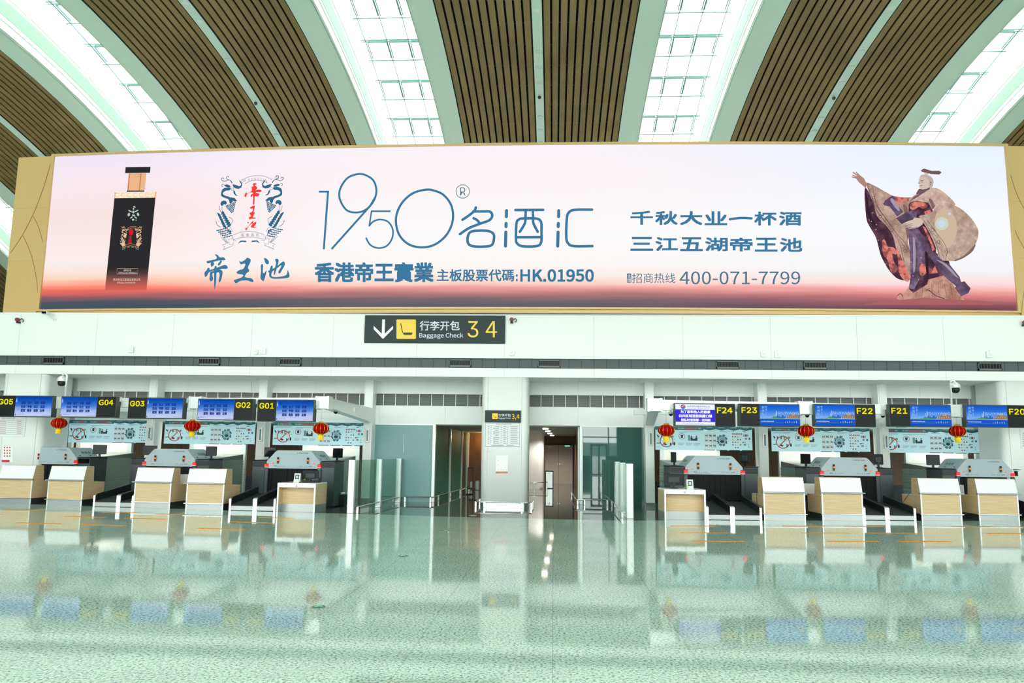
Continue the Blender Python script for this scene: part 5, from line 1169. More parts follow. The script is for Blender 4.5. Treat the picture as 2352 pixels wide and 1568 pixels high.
# ---- safety posters over the scanners
PW, PH = 3.1, .76
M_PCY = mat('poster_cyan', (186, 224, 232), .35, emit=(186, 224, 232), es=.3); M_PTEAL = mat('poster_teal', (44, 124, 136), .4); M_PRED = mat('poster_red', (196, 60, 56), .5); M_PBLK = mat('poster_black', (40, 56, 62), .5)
M_PWH = mat('poster_white', (236, 246, 248), .5); M_PGRY = mat('poster_grey', (140, 170, 178), .5); M_PGRN = mat('poster_green', (70, 160, 90), .5); M_PPNK = mat('poster_pink', (236, 140, 136), .5); M_PBLU = mat('poster_blue', (70, 110, 150), .5); M_PYEL = mat('poster_yellow', (226, 200, 60), .5)
def poster(label, loc):
    t = thing('safety_poster', label, 'poster', loc, 0, 'luggage safety posters over the scanners')
    B().box(0, PW, 0, .03, 0, PH).mk('board', M_PCY, t)
    K = PH/PW
    def lay(name, m, fn, off, sv=1.0): a = Art(lambda u, v: (u*PW, -off, (1 - v*sv)*PH)); fn(a); return a.mk(name, m, t)
    def head(a):
        a.rect(0, 0, .5, .155); a.rect(.5, 0, 1, .06)
        for i in range(4): a.poly([(.5 + .125*i, .055), (.625 + .125*i, .055), (.625 + .125*i, .085), (.5625 + .125*i, .13), (.5 + .125*i, .085)])
    lay('header', M_PTEAL, head, .002)
    lay('ribbon', M_PBLK, lambda a: [a.stroke([(.5 + .125*i, .09), (.5625 + .125*i, .14), (.625 + .125*i, .09)], .02) for i in range(4)] + [a.rect(.5 + .13*i, .975, .61 + .13*i, 1) for i in range(4)], .003)
    lay('title_lettering', M_PWH, lambda a: (a.text('禁止携带', .045, .05, .105, .12), a.text('乘机', .165, .05, .195, .12), a.text('请您正确携带', .235, .05, .305, .12), a.text('乘机', .445, .05, .475, .12), [a.text(s, .53 + .125*i, .018, .59 + .125*i, .05) for i, s in enumerate(('禁止携带危险品', '禁止托运行李物品', '锂电池危险标识', '锂电池运输规定'))]), .004)
    lay('title_lettering', M_PPNK, lambda a: (a.text('危险品', .108, .045, .162, .125, .03), a.text('锂电池和锂电池设备', .308, .045, .442, .125, .03)), .004)
    def grey(a):
        for x0, x1, y in ((.02, .2, .20), (.02, .19, .235), (.25, .47, .22), (.24, .33, .25), (.53, .62, .18), (.67, .78, .18), (.67, .74, .215)): a.rect(x0, y, x1, y + .012)
        for x in (.235, .315, .40):
            for y in (.70, .74, .78): a.rect(x, y, x + (.065 if y < .76 else .05), y + .014)
        for r in range(5): a.rect(.79, .44 + .11*r, .9, .443 + .11*r)
        for x, y in ((.02, .52), (.09, .54), (.14, .54), (.19, .53), (.02, .86)): a.rect(x, y, x + .022, y + .012)
    lay('body_text', M_PGRY, grey, .003)
    K = PH/PW
    lay('prohibition_ring', M_PRED, lambda a: (a.ring(.115, .62*K, .066, .062, .0085, 40), a.stroke([(.073, .80*K), (.157, .44*K)], .0085), a.ring(.275, .42*K, .031, .029, .0042, 28)), .006, 1/K)
    def items(a):
        a.poly([(.015, .37), (.028, .36), (.04, .46), (.03, .48)]); a.rect(.045, .36, .048, .46); a.rect(.058, .38, .066, .5); a.rect(.085, .38, .093, .5); a.rect(.098, .38, .106, .5)
        a.poly(spl([(.08, .74), (.10, .72), (.12, .76), (.11, .80), (.095, .79)], 3, True)); a.rect(.15, .70, .162, .78); a.poly([(.148, .78), (.166, .78), (.16, .83), (.15, .82)])
        a.ell(.195, .74, .010, .07, 12); a.rect(.19, .66, .2, .70); a.poly([(.262, .37), (.288, .35), (.286, .48), (.266, .49)])
        for x in (.375, .425): a.ell(x, .42, .007, .028, 10); a.poly([(x - .011, .46), (x + .011, .46), (x + .009, .6), (x - .009, .6)])
        a.rect(.385, .52, .418, .6)
    lay('item_pictures', M_PBLK, items, .004)
    lay('item_pictures', M_PGRN, lambda a: (a.poly([(.012, .70), (.05, .69), (.05, .72), (.032, .74), (.012, .73)]), a.rect(.122, .39, .145, .43), a.rect(.078, .68, .09, .7)), .004)
    lay('item_pictures', mat('poster_olive', (150, 168, 110), .5), lambda a: (a.ell(.178, .43, .013, .05, 14), a.rect(.124, .43, .136, .52)), .005)
    lay('phone_picture', mat('poster_steel', (120, 176, 176), .5), lambda a: a.rrect(.338, .36, .362, .60, .006), .004)
    def cards(a):
        for r in range(3):
            for c in range(3): a.rrect(.512 + .041*c, .285 + .215*r, .547 + .041*c, .47 + .215*r, .006)
    lay('card_pictures', M_PWH, cards, .003)
    def cdots(a):
        random.seed(6)
        for r in range(3):
            for c in range(3):
                for k in range(3): a.rect(.517 + .041*c + .009*k, .33 + .215*r + .03*random.random(), .523 + .041*c + .009*k, .40 + .215*r)
        for k in range(7):
            t_ = -PI/2 + .55 + k*2*PI/8; a.ell(.69 + .052*math.cos(t_), .56 + .235*math.sin(t_), .006, .03, 8)
        a.ell(.69, .62, .02, .06, 14)
    lay('card_pictures', M_PBLK, cdots, .006)
    lay('device_wheel', mat('poster_aqua', (132, 196, 200), .5), lambda a: a.ell(.69, .57, .047, .215, 28), .003)
    lay('device_wheel', M_PWH, lambda a: a.ring(.69, .57*K, .03, .033, .004, 24), .004, 1/K)
    def dev(a):
        for k in range(8):
            t_ = -PI/2 + .3 + k*2*PI/8; x, y = .69 + .045*math.cos(t_), .57 + .21*math.sin(t_); a.rect(x - .0065, y - .045, x + .0065, y + .045)
    lay('device_wheel', M_PBLU, dev, .005)
    def dia(a, sel):
        random.seed(8)
        for (x0, y, n) in ((.80, .295, 6), (.80, .41, 3), (.80, .53, 4), (.80, .645, 5), (.80, .755, 4), (.80, .87, 3)):
            for i in range(n):
                k = 0 if y < .3 else (i*3 + int(y*20)) % 4
                if k == sel: x = x0 + (.018 if y < .3 else .026)*i; a.poly([(x, y - .035), (x + .0085, y), (x, y + .035), (x - .0085, y)])
    for sel, m in ((0, M_PRED), (1, M_PWH), (2, M_PYEL), (3, M_PBLU)): lay('hazard_diamonds', m, lambda a, sel=sel: dia(a, sel), .004)
    lay('battery_pictures', M_PBLU, lambda a: (a.rect(.79, .18, .815, .2), a.rect(.905, .19, .935, .215), a.rect(.905, .62, .935, .645), a.rect(.962, .45, .98, .53)), .004)
    lay('battery_pictures', M_PRED, lambda a: a.rect(.925, .31, .945, .40), .004)
    lay('battery_pictures', M_PGRY, lambda a: (a.rect(.908, .31, .92, .40), a.rect(.95, .31, .96, .4), a.rect(.925, .45, .945, .53), a.rect(.91, .70, .935, .78), a.rect(.955, .72, .962, .78), a.rect(.955, .82, .966, .86)), .003)
    return t
YP = YW - .05
po = None
for px, py, right, lab in ((156, 1012, False, 'luggage safety poster left of the column beside the G03 display'), (376, 1016, False, 'luggage safety poster behind the lantern between G03 and G02'), (625.5, 1022, False, 'luggage safety poster behind the lantern right of G01'),
                           (1728.6, 1035.5, True, 'luggage safety poster below the F24 display'), (1999.5, 1036, True, 'luggage safety poster below the F22 display'), (2250, 1037, True, 'luggage safety poster below the F21 display')):
    p = atY(px, py, YP - .03); loc = (p[0] - (PW if right else 0), p[1], 1.79 if not right else 1.785)
    if po is None: po = poster(lab, loc)
    else: dup(po, loc, 0, lab)

# ================================================================== middle pillar: sign, table, notice
YPF = YF + .03
def pil(off): return lambda x, y: atY(x, y, YPF - off)
S7 = z2(1080, 930, 6.03)
def quadbox(tx, pts, name, m, depth=.05):
    P = [atY(x, y, YPF) for x, y in pts]; x0 = min(p[0] for p in P); x1 = max(p[0] for p in P); z0 = min(p[2] for p in P); z1 = max(p[2] for p in P)
    return B().bbox(x0, x1, YPF - depth, YPF - .0005, z0, z1, .006).mk(name, m, tx)
t = thing('pillar_sign', 'small dark sign with yellow 3,4 on the white middle pillar', 'sign')
quadbox(t, S7([(208, 72), (702, 242)]), 'panel', M_SIGN, .06)
def part7(par, name, m, fn, off): a = Art(pil(off)); fn(a); return a.mk(name, m, par)
bx7 = lambda a, s, x0, y0, x1, y1, b=0: a.text(s, *S7([(x0, y0)])[0], *S7([(x1, y1)])[0], b)
YL2 = mat('sign_amber', (252, 202, 20), .5, emit=(252, 196, 10), es=.25)
part7(t, 'pictogram', YL2, lambda a: a.rrect(*S7([(305, 114)])[0], *S7([(381, 192)])[0], 1), .064)
part7(t, 'pictogram', M_SIGN, lambda a: (a.stroke(S7([(322, 128), (332, 165)]), .6), a.poly(S7([(332, 166), (368, 166), (366, 174), (336, 174)]))), .067)
part7(t, 'lettering', WLET, lambda a: (bx7(a, '行李开包', 391, 120, 560, 160, .01), bx7(a, 'Baggage Check', 391, 168, 562, 196, .01)), .064)
part7(t, 'number_lettering', YL2, lambda a: bx7(a, '3,4', 575, 126, 682, 205), .064)
t = thing('information_board', 'white airline table board under the small pillar sign', 'notice board')
quadbox(t, S7([(211, 246), (688, 577)]), 'board', M_PAPER, .02)
def tab(a):
    for i in range(11): a.stroke(S7([(216, 286 + 25.6*i), (686, 288 + 25.6*i)]), .35)
    for x in (290, 431, 524): a.stroke(S7([(x, 287), (x - 4, 545)]), .5)
    a.stroke(S7([(213, 250), (686, 250), (683, 575), (212, 575)]), .6, True)
part7(t, 'table_lines', mat('board_grey', (132, 150, 160), .6), tab, .022)
def tt(a):
    bx7(a, '航空公司信息服务表', 360, 254, 570, 272)
    for i in range(10):
        for x0, x1 in ((245, 270), (340, 405), (455, 500), (555, 660)): a.rect(*S7([(x0, 295 + 25.6*i)])[0], *S7([(x1 - (i % 3)*6, 301 + 25.6*i)])[0])
    a.rect(*S7([(300, 553)])[0], *S7([(465, 561)])[0]); a.rect(*S7([(500, 553)])[0], *S7([(600, 560)])[0])
part7(t, 'lettering', mat('board_ink', (150, 160, 166), .6), tt, .023)
part7(t, 'airline_mark', M_PRED, lambda a: [a.stroke(S7([(322, 326 + 25.6*i), (336, 314 + 25.6*i)]), 1.1) for i in (0, 2, 3, 6, 8)], .024)
part7(t, 'airline_mark', mat('mark_blue', (60, 110, 200), .5), lambda a: [a.stroke(S7([(324, 328 + 25.6*i), (338, 318 + 25.6*i)]), 1.1) for i in (5, 7)], .024)
t = thing('code_mark', 'tiny faded red code lettering on the middle pillar', 'lettering')
part7(t, 'lettering', mat('faded_red', (226, 172, 168), .6), lambda a: bx7(a, '3-RL-77', 238, 632, 312, 648), .002)
t = thing('paper_notice', 'white paper notice with red bottom strip on the middle pillar', 'notice')
part7(t, 'paper', mat('bright_paper', (252, 253, 255), .5), lambda a: a.poly(S7([(358, 697), (526, 695), (520, 947), (356, 948)])), .003)
part7(t, 'red_strip', mat('notice_red', (246, 150, 140), .5), lambda a: (a.poly(S7([(357, 918), (519, 918), (518, 947), (356, 947)])), [a.ell(*S7([p])[0], .9) for p in ((385, 770), (387, 822), (484, 862), (390, 896), (426, 895), (462, 897), (500, 896))]), .005)
part7(t, 'lettering', M_PAPER, lambda a: bx7(a, '疫情防控 人人有责', 364, 924, 512, 942, .01), .007)

# notices on the end pillars
for i, (pts, lab) in enumerate(([[(-10, 957), (57, 957), (57, 1002), (-10, 1002)], 'white notice table on the far left pillar'], [[(2345, 985), (2420, 985), (2420, 1030), (2345, 1030)], 'white notice table on the far right pillar'])):
    t = thing('information_board', lab, 'notice board'); quadbox(t, pts, 'board', M_PAPER, .02)
    x0, y0 = pts[0]; x1 = pts[1][0]
    part7(t, 'table_lines', MATS['board_grey'], lambda a: [a.stroke([(x0 + 3, y0 + 8 + 4.6*k), (x1 - 3, y0 + 8 + 4.6*k)], .4) for k in range(8)], .022)
    part7(t, 'lettering', mat('notice_rose', (190, 130, 136), .6), lambda a: (a.text('服务信息公告', x0 + 14, y0 + 1.5, x0 + 44, y0 + 5), [a.rect(x0 + 4, y0 + 10 + 4.6*k, x0 + 24, y0 + 11 + 4.6*k) for k in range(7)], [a.rect(x1 - 18, y0 + 10 + 4.6*k, x1 - 8, y0 + 11 + 4.6*k) for k in range(7)]), .023)
t = thing('paper_notice', 'small red and white notice low on the far left pillar', 'notice')
part7(t, 'paper', MATS['bright_paper'], lambda a: a.rect(6, 1024, 29, 1061), .003)
part7(t, 'red_strip', mat('notice_dark_red', (190, 40, 50), .5), lambda a: (a.rect(4, 1056, 22, 1061), [a.rect(9 + 6*i, 1026 + 6.5*j, 12 + 6*i, 1029 + 6.5*j) for i in range(3) for j in range(4)]), .005)

# ================================================================== glazing and guard rails by the passages
# frosted panel left of the passage and dark clear panel on the right
for name, x0, x1, m, lab in (('glass_partition', COLS[2] + .14, XGL - .05, M_FROST, 'wide frosted teal glass panel left of the left passage'), ('glass_partition', XGR + .06, COLS[3] - .14, M_MIRR, 'dark reflective glass panel right of the right passage')):
    t = thing(name, lab, 'glass wall')
    B().box(x0, x1, YW + .02, YW + .04, 0, ZW).mk('pane', m, t)
    B().box(x0, x1, YW - .01, YW + .07, ZW - .03, ZW + .0).mk('head_rail', M_ALU, t)
    if m is M_FROST: B().box((x0 + x1)/2 - .004, (x0 + x1)/2 + .004, YW + .014, YW + .02, 1.6, 2.2).mk('joint', M_ALU, t)
for X, lab in ((XGL, 'tall white glazing post at the left passage corner'), (XGR, 'tall white glazing post at the right passage corner')):
    b = B(); b.bbox(X - .05, X + .05, YW - .06, YW + .1, 0, ZW, .012); b.box(X - .012, X + .012, YW - .075, YW - .06, 0, ZW); tag(b.mk('glazing_post', M_ALU), lab, 'post')
# side glazing of the left passage running back
ps = [YW + .1, 29.6, 33.4, 35.9]
for i in range(3):
    t = thing('glass_partition', 'dark teal glass of the left passage side, %s bay' % ('front', 'middle', 'rear')[i], 'glass wall')
    B().box(XGL - .01, XGL + .01, ps[i], ps[i+1], 0, ZCOR).mk('pane', M_FROSTD if i < 2 else M_CLEAR, t)
    B().bbox(XGL - .04, XGL + .07, ps[i+1] - .06, ps[i+1] + .06, 0, ZCOR, .01).mk('post', M_ALU, t)
t = thing('glass_partition', 'narrow glass side of the right passage behind its white post', 'glass wall')
B().box(XGR - .02, XGR + .0, YW + .1, YW + .5, 0, ZCOR).mk('pane', M_FROSTD, t); B().bbox(XGR - .10, XGR - .02, YW + .3, YW + .5, 0, ZCOR, .01).mk('post', M_ALU, t)
# low clear screens with white posts
def low_screen(label, pts, gl_h, extra):
    t = thing('glass_screen', label, 'glass screen')
    for (X, Y), w in pts:
        b = B(); b.bbox(X - w/2, X + w/2, Y - .05, Y + .09, 0, gl_h, .008); p = b.mk('post', M_ALU, t)
        B().box(X - w/2 + .02, X - w/2 + .028, Y - .052, Y - .05, 0, gl_h).mk('groove', M_WHITE2, p)
    q = [p[0] for p in pts] + [extra]
    for a, c in zip(q[:-1], q[1:]):
        b = B(); b.add([(a[0], a[1], .06), (c[0], c[1], .06), (c[0], c[1], gl_h - .01), (a[0], a[1], gl_h - .01), (a[0] + .012, a[1], .06), (c[0] + .012, c[1], .06), (c[0] + .012, c[1], gl_h - .01), (a[0] + .012, a[1], gl_h - .01)],
                        [(0,1,2,3),(7,6,5,4),(0,4,5,1),(3,2,6,7),(0,3,7,4),(1,5,6,2)]); b.mk('pane', M_CLEAR, t)
lp = [(atZ(804.5, 1178)[:2], .165), (atZ(868, 1165)[:2], .155), (atZ(913.5, 1153)[:2], .155)]
low_screen('clear low glass screen with three white posts left of the passages', lp, 1.40, (lp[2][0][0] + .05, YW - .02))
rp = [(atZ(1447, 1190.5)[:2], .175), (atZ(1431, 1178)[:2], .155), (atZ(1419, 1166)[:2], .15)]
low_screen('clear low glass screen with three white posts right of the passages', rp, 1.40, (rp[2][0][0] - .02, YW - .02))
def rail(label, pts, posts, z=.165, r=.018):
    t = thing('guard_rail', label, 'guard rail')
    B().tube([(x, y, z) for x, y in pts], r, 10).mk('top_rail', M_STEEL, t, True)
    for x, y in posts: B().bbox(x - .028, x + .028, y - .028, y + .028, 0, z, .006).mk('post', M_STEEL, t)
    return t
A0, A1, A2, A3 = atZ(821, 1178.5)[:2], atZ(919, 1152.5)[:2], atZ(994, 1153.5)[:2], atZ(1078, 1128)[:2]
lerp = lambda a, c, k: (a[0] + (c[0] - a[0])*k, a[1] + (c[1] - a[1])*k)
rail('low steel guard rail along the left glass screen and passage', [A0, A1, A2, (A3[0] - .1, A3[1])], [A0, lerp(A0, A1, .5), lerp(A0, A1, .97), lerp(A1, A2, .15), lerp(A1, A2, .93), lerp(A2, A3, .12), lerp(A2, A3, .42), lerp(A2, A3, .7), lerp(A2, A3, .98)])
C0, C1, C2, C3 = (XGR - .2, 30.5), atZ(1327, 1159.5)[:2], atZ(1404, 1160)[:2], atZ(1430, 1190)[:2]
rail('low steel guard rail along the right glass screen and passage', [C0, (C1[0] - .06, C1[1] + .1), C1, C2, C3], [lerp(C1, C0, .02), lerp(C1, C2, .2), lerp(C1, C2, .88), lerp(C2, C3, .08), lerp(C2, C3, .98), C0])
px0, px1 = PILX[1]
rail('low steel guard rail around the middle pillar', [(px0 - .12, 25.2), (px0 - .12, YF), (px0 - .06, YF - .14), (px0 + .05, YF - .19), (px1 - .05, YF - .19), (px1 + .08, YF - .14), (px1 + .13, YF), (px1 + .13, 25.2)], [(px0 - .12, YF + .0), (px0 + .16, YF - .19), (px1 - .16, YF - .19), (px1 + .12, YF - .03), (px1 + .13, 25.2), (px0 - .12, 25.2)])
rail('low dark guard rail at the white inner pillar of the right passage', [(-2.4, 35.4), (-.7, 35.4), (-.3, 35.7), (-.25, 36.6)], [(-.85, 35.4), (-.3, 35.75), (-.25, 36.6)], .3)

# things in the passages
b = B(); X, Y, _ = atZ(1261.5, 1121.5)
t = thing('turnstile_post', 'shiny steel turnstile cabinet standing in the right passage', 'turnstile', (X, Y, 0))
B().bbox(-.17, .17, -.1, .7, 0, .79, .03).mk('cabinet', M_STEEL, t); B().bbox(-.2, .2, -.13, .73, .79, .82, .01).mk('lid', M_CHARD, t)
B().box(-.19, -.17, -.11, .1, 0, .79).mk('side_strip', M_BLACK, t); B().box(.17, .19, -.11, .1, 0, .79).mk('side_strip', M_BLACK, t)
b = B(); b.lathe([(0, 0), (.05, 0), (.05, .01), (0, .01)]); b.xf(lambda x, y, z: (x, -.101 - z, .68 + y)); b.mk('reader', M_PAPER, t)
p = atY(1080.5, 1112, 30.5)
t = thing('folding_barrier', 'black frame barrier standing in the left passage', 'barrier', (p[0], 30.5, 0))
for s in (-1, 1):
    B().box(s*.10 - .022, s*.10 + .022, -.02, .02, .0, 1.02).mk('post', M_BLACK, t)
B().box(-.12, .12, -.03, .03, .98, 1.04).mk('top_bar', M_BLACK, t); B().bbox(-.10, .2, -.12, .12, .20, .26, .01).mk('foot', M_BLACK, t)
B().bbox(-.16, .16, -.2, .2, 0, .03, .01).mk('base', M_BLACK, t)
t = thing('steel_bin', 'pair of low steel bins at the end of the left passage', 'bin', (atY(1092, 1130, 34.0)[0], 34.0, 0))
B().bbox(-.24, -.12, -.15, .15, 0, .36, .02).mk('body', M_STEELM, t); B().bbox(.0, .16, -.15, .15, 0, .40, .02).mk('body', M_STEELM, t)
Z6 = z2(1200, 960, 6.273)
t = thing('card_reader', 'small dark card reader on the brown passage wall', 'card reader', (XGR + .17, 30.0, 1.34))
B().bbox(-.02, .012, -.08, .08, .02, .22, .006).mk('housing', M_BLACK, t); B().bbox(-.03, -.018, -.05, .05, .06, .14, .004).mk('keypad', M_PAPER, t)
t = thing('exit_lamp', 'green exit lamp above the passage door', 'lamp', (xd1 - .28, 41.87, zd + .02))
B().bbox(-.16, .16, -.05, .05, -.1, .0, .01).mk('housing', M_CHARD, t); B().box(-.14, .14, -.056, -.05, -.09, -.03).mk('panel', glow('exit_green', (150, 226, 200)), t)
# passage downlights
def lamp_mat(): return glow('warm_lamp', (255, 236, 205), 14)
for i, (px, py) in enumerate(((1253, 983.5), (1258, 989), (1263, 994.3), (1268, 999), (1072, 1001))):
    r = ray(px, py); k = (ZCOR - .01 - EYE)/r[2]
    lab = ['nearest', 'second', 'third', 'farthest'][i] + ' round ceiling lamp of the row in the right passage' if i < 4 else 'single round ceiling lamp in the left passage'
    t = thing('recessed_lamp', lab, 'lamp', (r[0]*k, min(r[1]*k, 40), ZCOR), 0, 'passage ceiling lamps')
    B().lathe([(0, -.045), (.10, -.045), (.10, .0), (0, .0)], n=20).mk('lens', lamp_mat(), t)
    B().lathe([(.11, -.008), (.135, -.008), (.135, 0), (.11, 0)], n=20).mk('trim_ring', M_ALU, t)
    ld = bpy.data.lights.new('lamp_glow', 'SPOT'); ld.energy = 230; ld.color = (1, .92, .82); ld.shadow_soft_size = .1; ld.spot_size = 2.7; ld.spot_blend = .6
    lo = bpy.data.objects.new('lamp_glow', ld); COL.objects.link(lo); lo.parent = t; lo.location = (0, 0, -.06)
# added warm fill light in the left passage, without a lamp body
ld = bpy.data.lights.new('passage_fill', 'POINT'); ld.energy = 38; ld.color = (1, .62, .28); ld.shadow_soft_size = .1
lo = bpy.data.objects.new('passage_fill', ld); COL.objects.link(lo); lo.location = (-3.0, 35.4, 2.3)

# ================================================================== fittings on the fascia and soffit
for i, (px, py) in enumerate(((124, 827.5), (481, 829.5), (667, 831.5), (1057, 833), (1261, 835), (1671, 838), (1872, 840), (2273, 841.5))):
    X = atY(px, py, YF + .1)[0]; zc0 = (Z_B0 + Z_B1)/2
    lab = ('leftmost', 'second from left', 'third from left', 'fourth from left', 'fifth from left', 'third from right', 'second from right', 'rightmost')[i] + ' air vent in the dark band'
    t = thing('air_vent', lab, 'vent', (X, YF + .1, zc0), 0, 'air vents in the dark band')
    w, h = .345, .118
    b = B()
    for a in ((-w, w, -.045, .02, h - .03, h), (-w, w, -.045, .02, -h, -h + .055), (-w, -w + .02, -.045, .02, -h, h), (w - .02, w, -.045, .02, -h, h)): b.box(*a)
    b.mk('frame', M_VENT, t)
    B().box(-w + .02, w - .02, .005, .02, -h + .055, h - .03).mk('duct', M_BLACK, t)
    b = B()
    for k in range(7): x = -w + .06 + k*.088; b.box(x, x + .012, -.03, .01, -h + .055, h - .03)
    b.mk('fins', M_CHARD, t)
for px, py, kind, lab in ((302, 803, 0, 'square white box on the left fascia below the screen'), (587, 808, 1, 'rounded white box left of its square neighbour on the fascia'), (605, 806.5, 0, 'square white box right of a rounded one on the fascia'), (1176, 810, 1, 'rounded white box below the direction sign end'),
                          (1753, 813.5, 1, 'rounded white box left of a square one on the right fascia'), (1785, 814, 0, 'square white box right of a rounded one on the right fascia'), (2271, 814, 0, 'square white box at the far right of the fascia')):
    p = atY(px, py, YF)
    t = thing('wireless_box', lab, 'wall box', (p[0], YF, p[2]), 0, 'white boxes on the fascia')
    s = .095 if kind == 0 else .09
    b = rprism(-s, s, -s, s, .012 if kind == 0 else .05, -.07, -.001); b.xf(lambda x, y, z: (x, z, y)); b.mk('housing', M_PAPER, t)
    b = B(); b.box(-.018, .018, -.073, -.07, -.006, .006); b.mk('status_strip', M_WHITE2, t)
    if kind == 0: B().box(-.012, .012, -.05, -.03, s, s + .02).mk('bracket', M_GREY, t)
p = atY(120, 722.5, YF)
t = thing('bullet_camera', 'white bullet camera under the left end of the big screen', 'camera', (p[0], YF, p[2]))
B().bbox(-.085, .085, -.42, -.16, -.05, .05, .025).mk('body', M_PAPER, t); B().box(-.07, .07, -.424, -.42, -.035, .035).mk('lens_cover', M_DKGLASS, t)
B().tube([(0, -.2, -.05), (.05, -.14, -.12), (.1, -.03, -.14)], .025, 8).mk('bracket', M_PAPER, t); B().bbox(.05, .16, -.03, -.001, -.2, -.09, .01).mk('base', M_PAPER, t)
for px, py, lab in ((47, 735, 'dark red detector with hooked cable at the far left of the fascia'), (1177, 735, 'dark red detector with hooked cable right of the direction sign'), (2351, 741, 'dark detector at the right edge of the fascia')):
    p = atY(px, py, YF)
    t = thing('flame_detector', lab, 'detector', (p[0], YF, p[2]), 0, 'dark detectors on the fascia')
    b = B(); b.lathe([(0, 0), (.05, .01), (.06, .05), (.06, .12), (.045, .14), (0, .14)], n=16); b.xf(lambda x, y, z: (x - .02, -z - .04, y)); b.mk('body', mat('detector_red', (128, 52, 50), .4), t)
    B().box(-.06, .02, -.12, -.001, -.11, -.06).mk('bracket', M_BLACK, t)
    B().tube([(.04, -.06, .02), (.1, -.08, .04), (.13, -.06, .0), (.12, -.03, -.05), (.08, -.005, -.06)], .012, 8).mk('cable', M_BLACK, t)
for i, px in enumerate((510, 697, 886, 1079, 1247, 1443, 1645, 1840)):
    X = atY(px, 870.5, 24.55)[0]
    lab = ('leftmost', 'second from left', 'third from left', 'fourth from left', 'fourth from right', 'third from right', 'second from right', 'rightmost')[i] + ' round downlight in the white soffit'
    t = thing('soffit_lamp', lab, 'lamp', (X, 24.55, Z_S), 0, 'round downlights in the soffit')
    B().lathe([(.10, -.012), (.13, -.012), (.13, -.001), (.10, -.001)], n=20).mk('trim_ring', M_ALU, t); B().lathe([(0, -.004), (.10, -.004), (.10, -.001), (0, -.001)], n=20).mk('lens', M_GREY, t)
# slim grey boxes on the columns
for i, X in enumerate(COLS):
    lab = ('slim grey box on the column left of the G02 display', 'slim grey box on the column behind the G01 display', 'slim grey box on the column right of the G01 display', 'slim grey box on the column left of the F24 display', 'slim grey box on the column behind the F23 display', 'slim grey box on the column left of the F21 display')[i]
    t = thing('column_box', lab, 'wall box', (X + .02, YC - .016, 2.12), 0, 'slim grey boxes on the columns')
    B().bbox(-.06, .06, -.07, 0, -.22, .22, .012).mk('housing', M_ALU, t); B().box(-.03, .03, -.073, -.07, -.18, .18).mk('grille', MATS['board_grey'], t)

# lamps along the ceiling spines and the small cameras between them
ceil_lamp = None
for k, rows in ((-1, ((416, 4), (448, 46), (520, 136), (545, 170), (566, 203), (617, 278), (637, 308), (655, 338))), (0, ((1224.5, 21), (1231, 117), (1234, 153), (1237, 188), (1243, 267), (1245, 297), (1246.5, 326))), (1, ((2041, 16), (1978.5, 116.5), (1957, 152), (1936, 188), (1891, 270), (1875, 299), (1860, 327)))):
    for i, (px, py) in enumerate(rows):
        r = ray(px, py); X = XC0 + BAY*k
        Yc = 24 + i
        for it in range(40):        # meet the vault
            Yc = Yc + ((zc(Yc) - EYE)/(r[2]/r[1]) - Yc)*.5
        lab = 'round lamp on the %s ceiling spine, row %d from the top edge' % (('left', 'middle', 'right')[k + 1], i + 1)
        t = thing('spine_lamp', lab, 'lamp', (X, Yc, zc(Yc) - .03), 0, 'round lamps along the ceiling spines')
        B().lathe([(.09, -.02), (.13, -.02), (.13, .0), (.09, .0)], n=20).mk('trim_ring', M_ALU, t)
        B().lathe([(0, -.008), (.09, -.008), (.09, 0), (0, 0)], n=20).mk('lens', M_GREY, t)
for k, (px, py), lab in ((-1, (583, 231), 'left'), (0, (1239, 217), 'middle'), (1, (1921, 219), 'right')):
    r = ray(px, py); Yc = 28
    for it in range(40): Yc = Yc + ((zc(Yc) - EYE)/(r[2]/r[1]) - Yc)*.5
    t = thing('ceiling_camera', 'tiny dark camera under the %s ceiling spine' % lab, 'camera', (XC0 + BAY*k, Yc, zc(Yc) - .03), 0, 'tiny cameras under the ceiling spines')
    B().lathe([(0, -.16), (.05, -.15), (.075, -.10), (.06, -.05), (.0, -.04)], n=14).mk('body', mat('ceiling_camera_dark', (70, 50, 46), .4), t); B().tube([(0, 0, -.06), (0, 0, 0)], .02, 8).mk('stem', M_GREY, t)

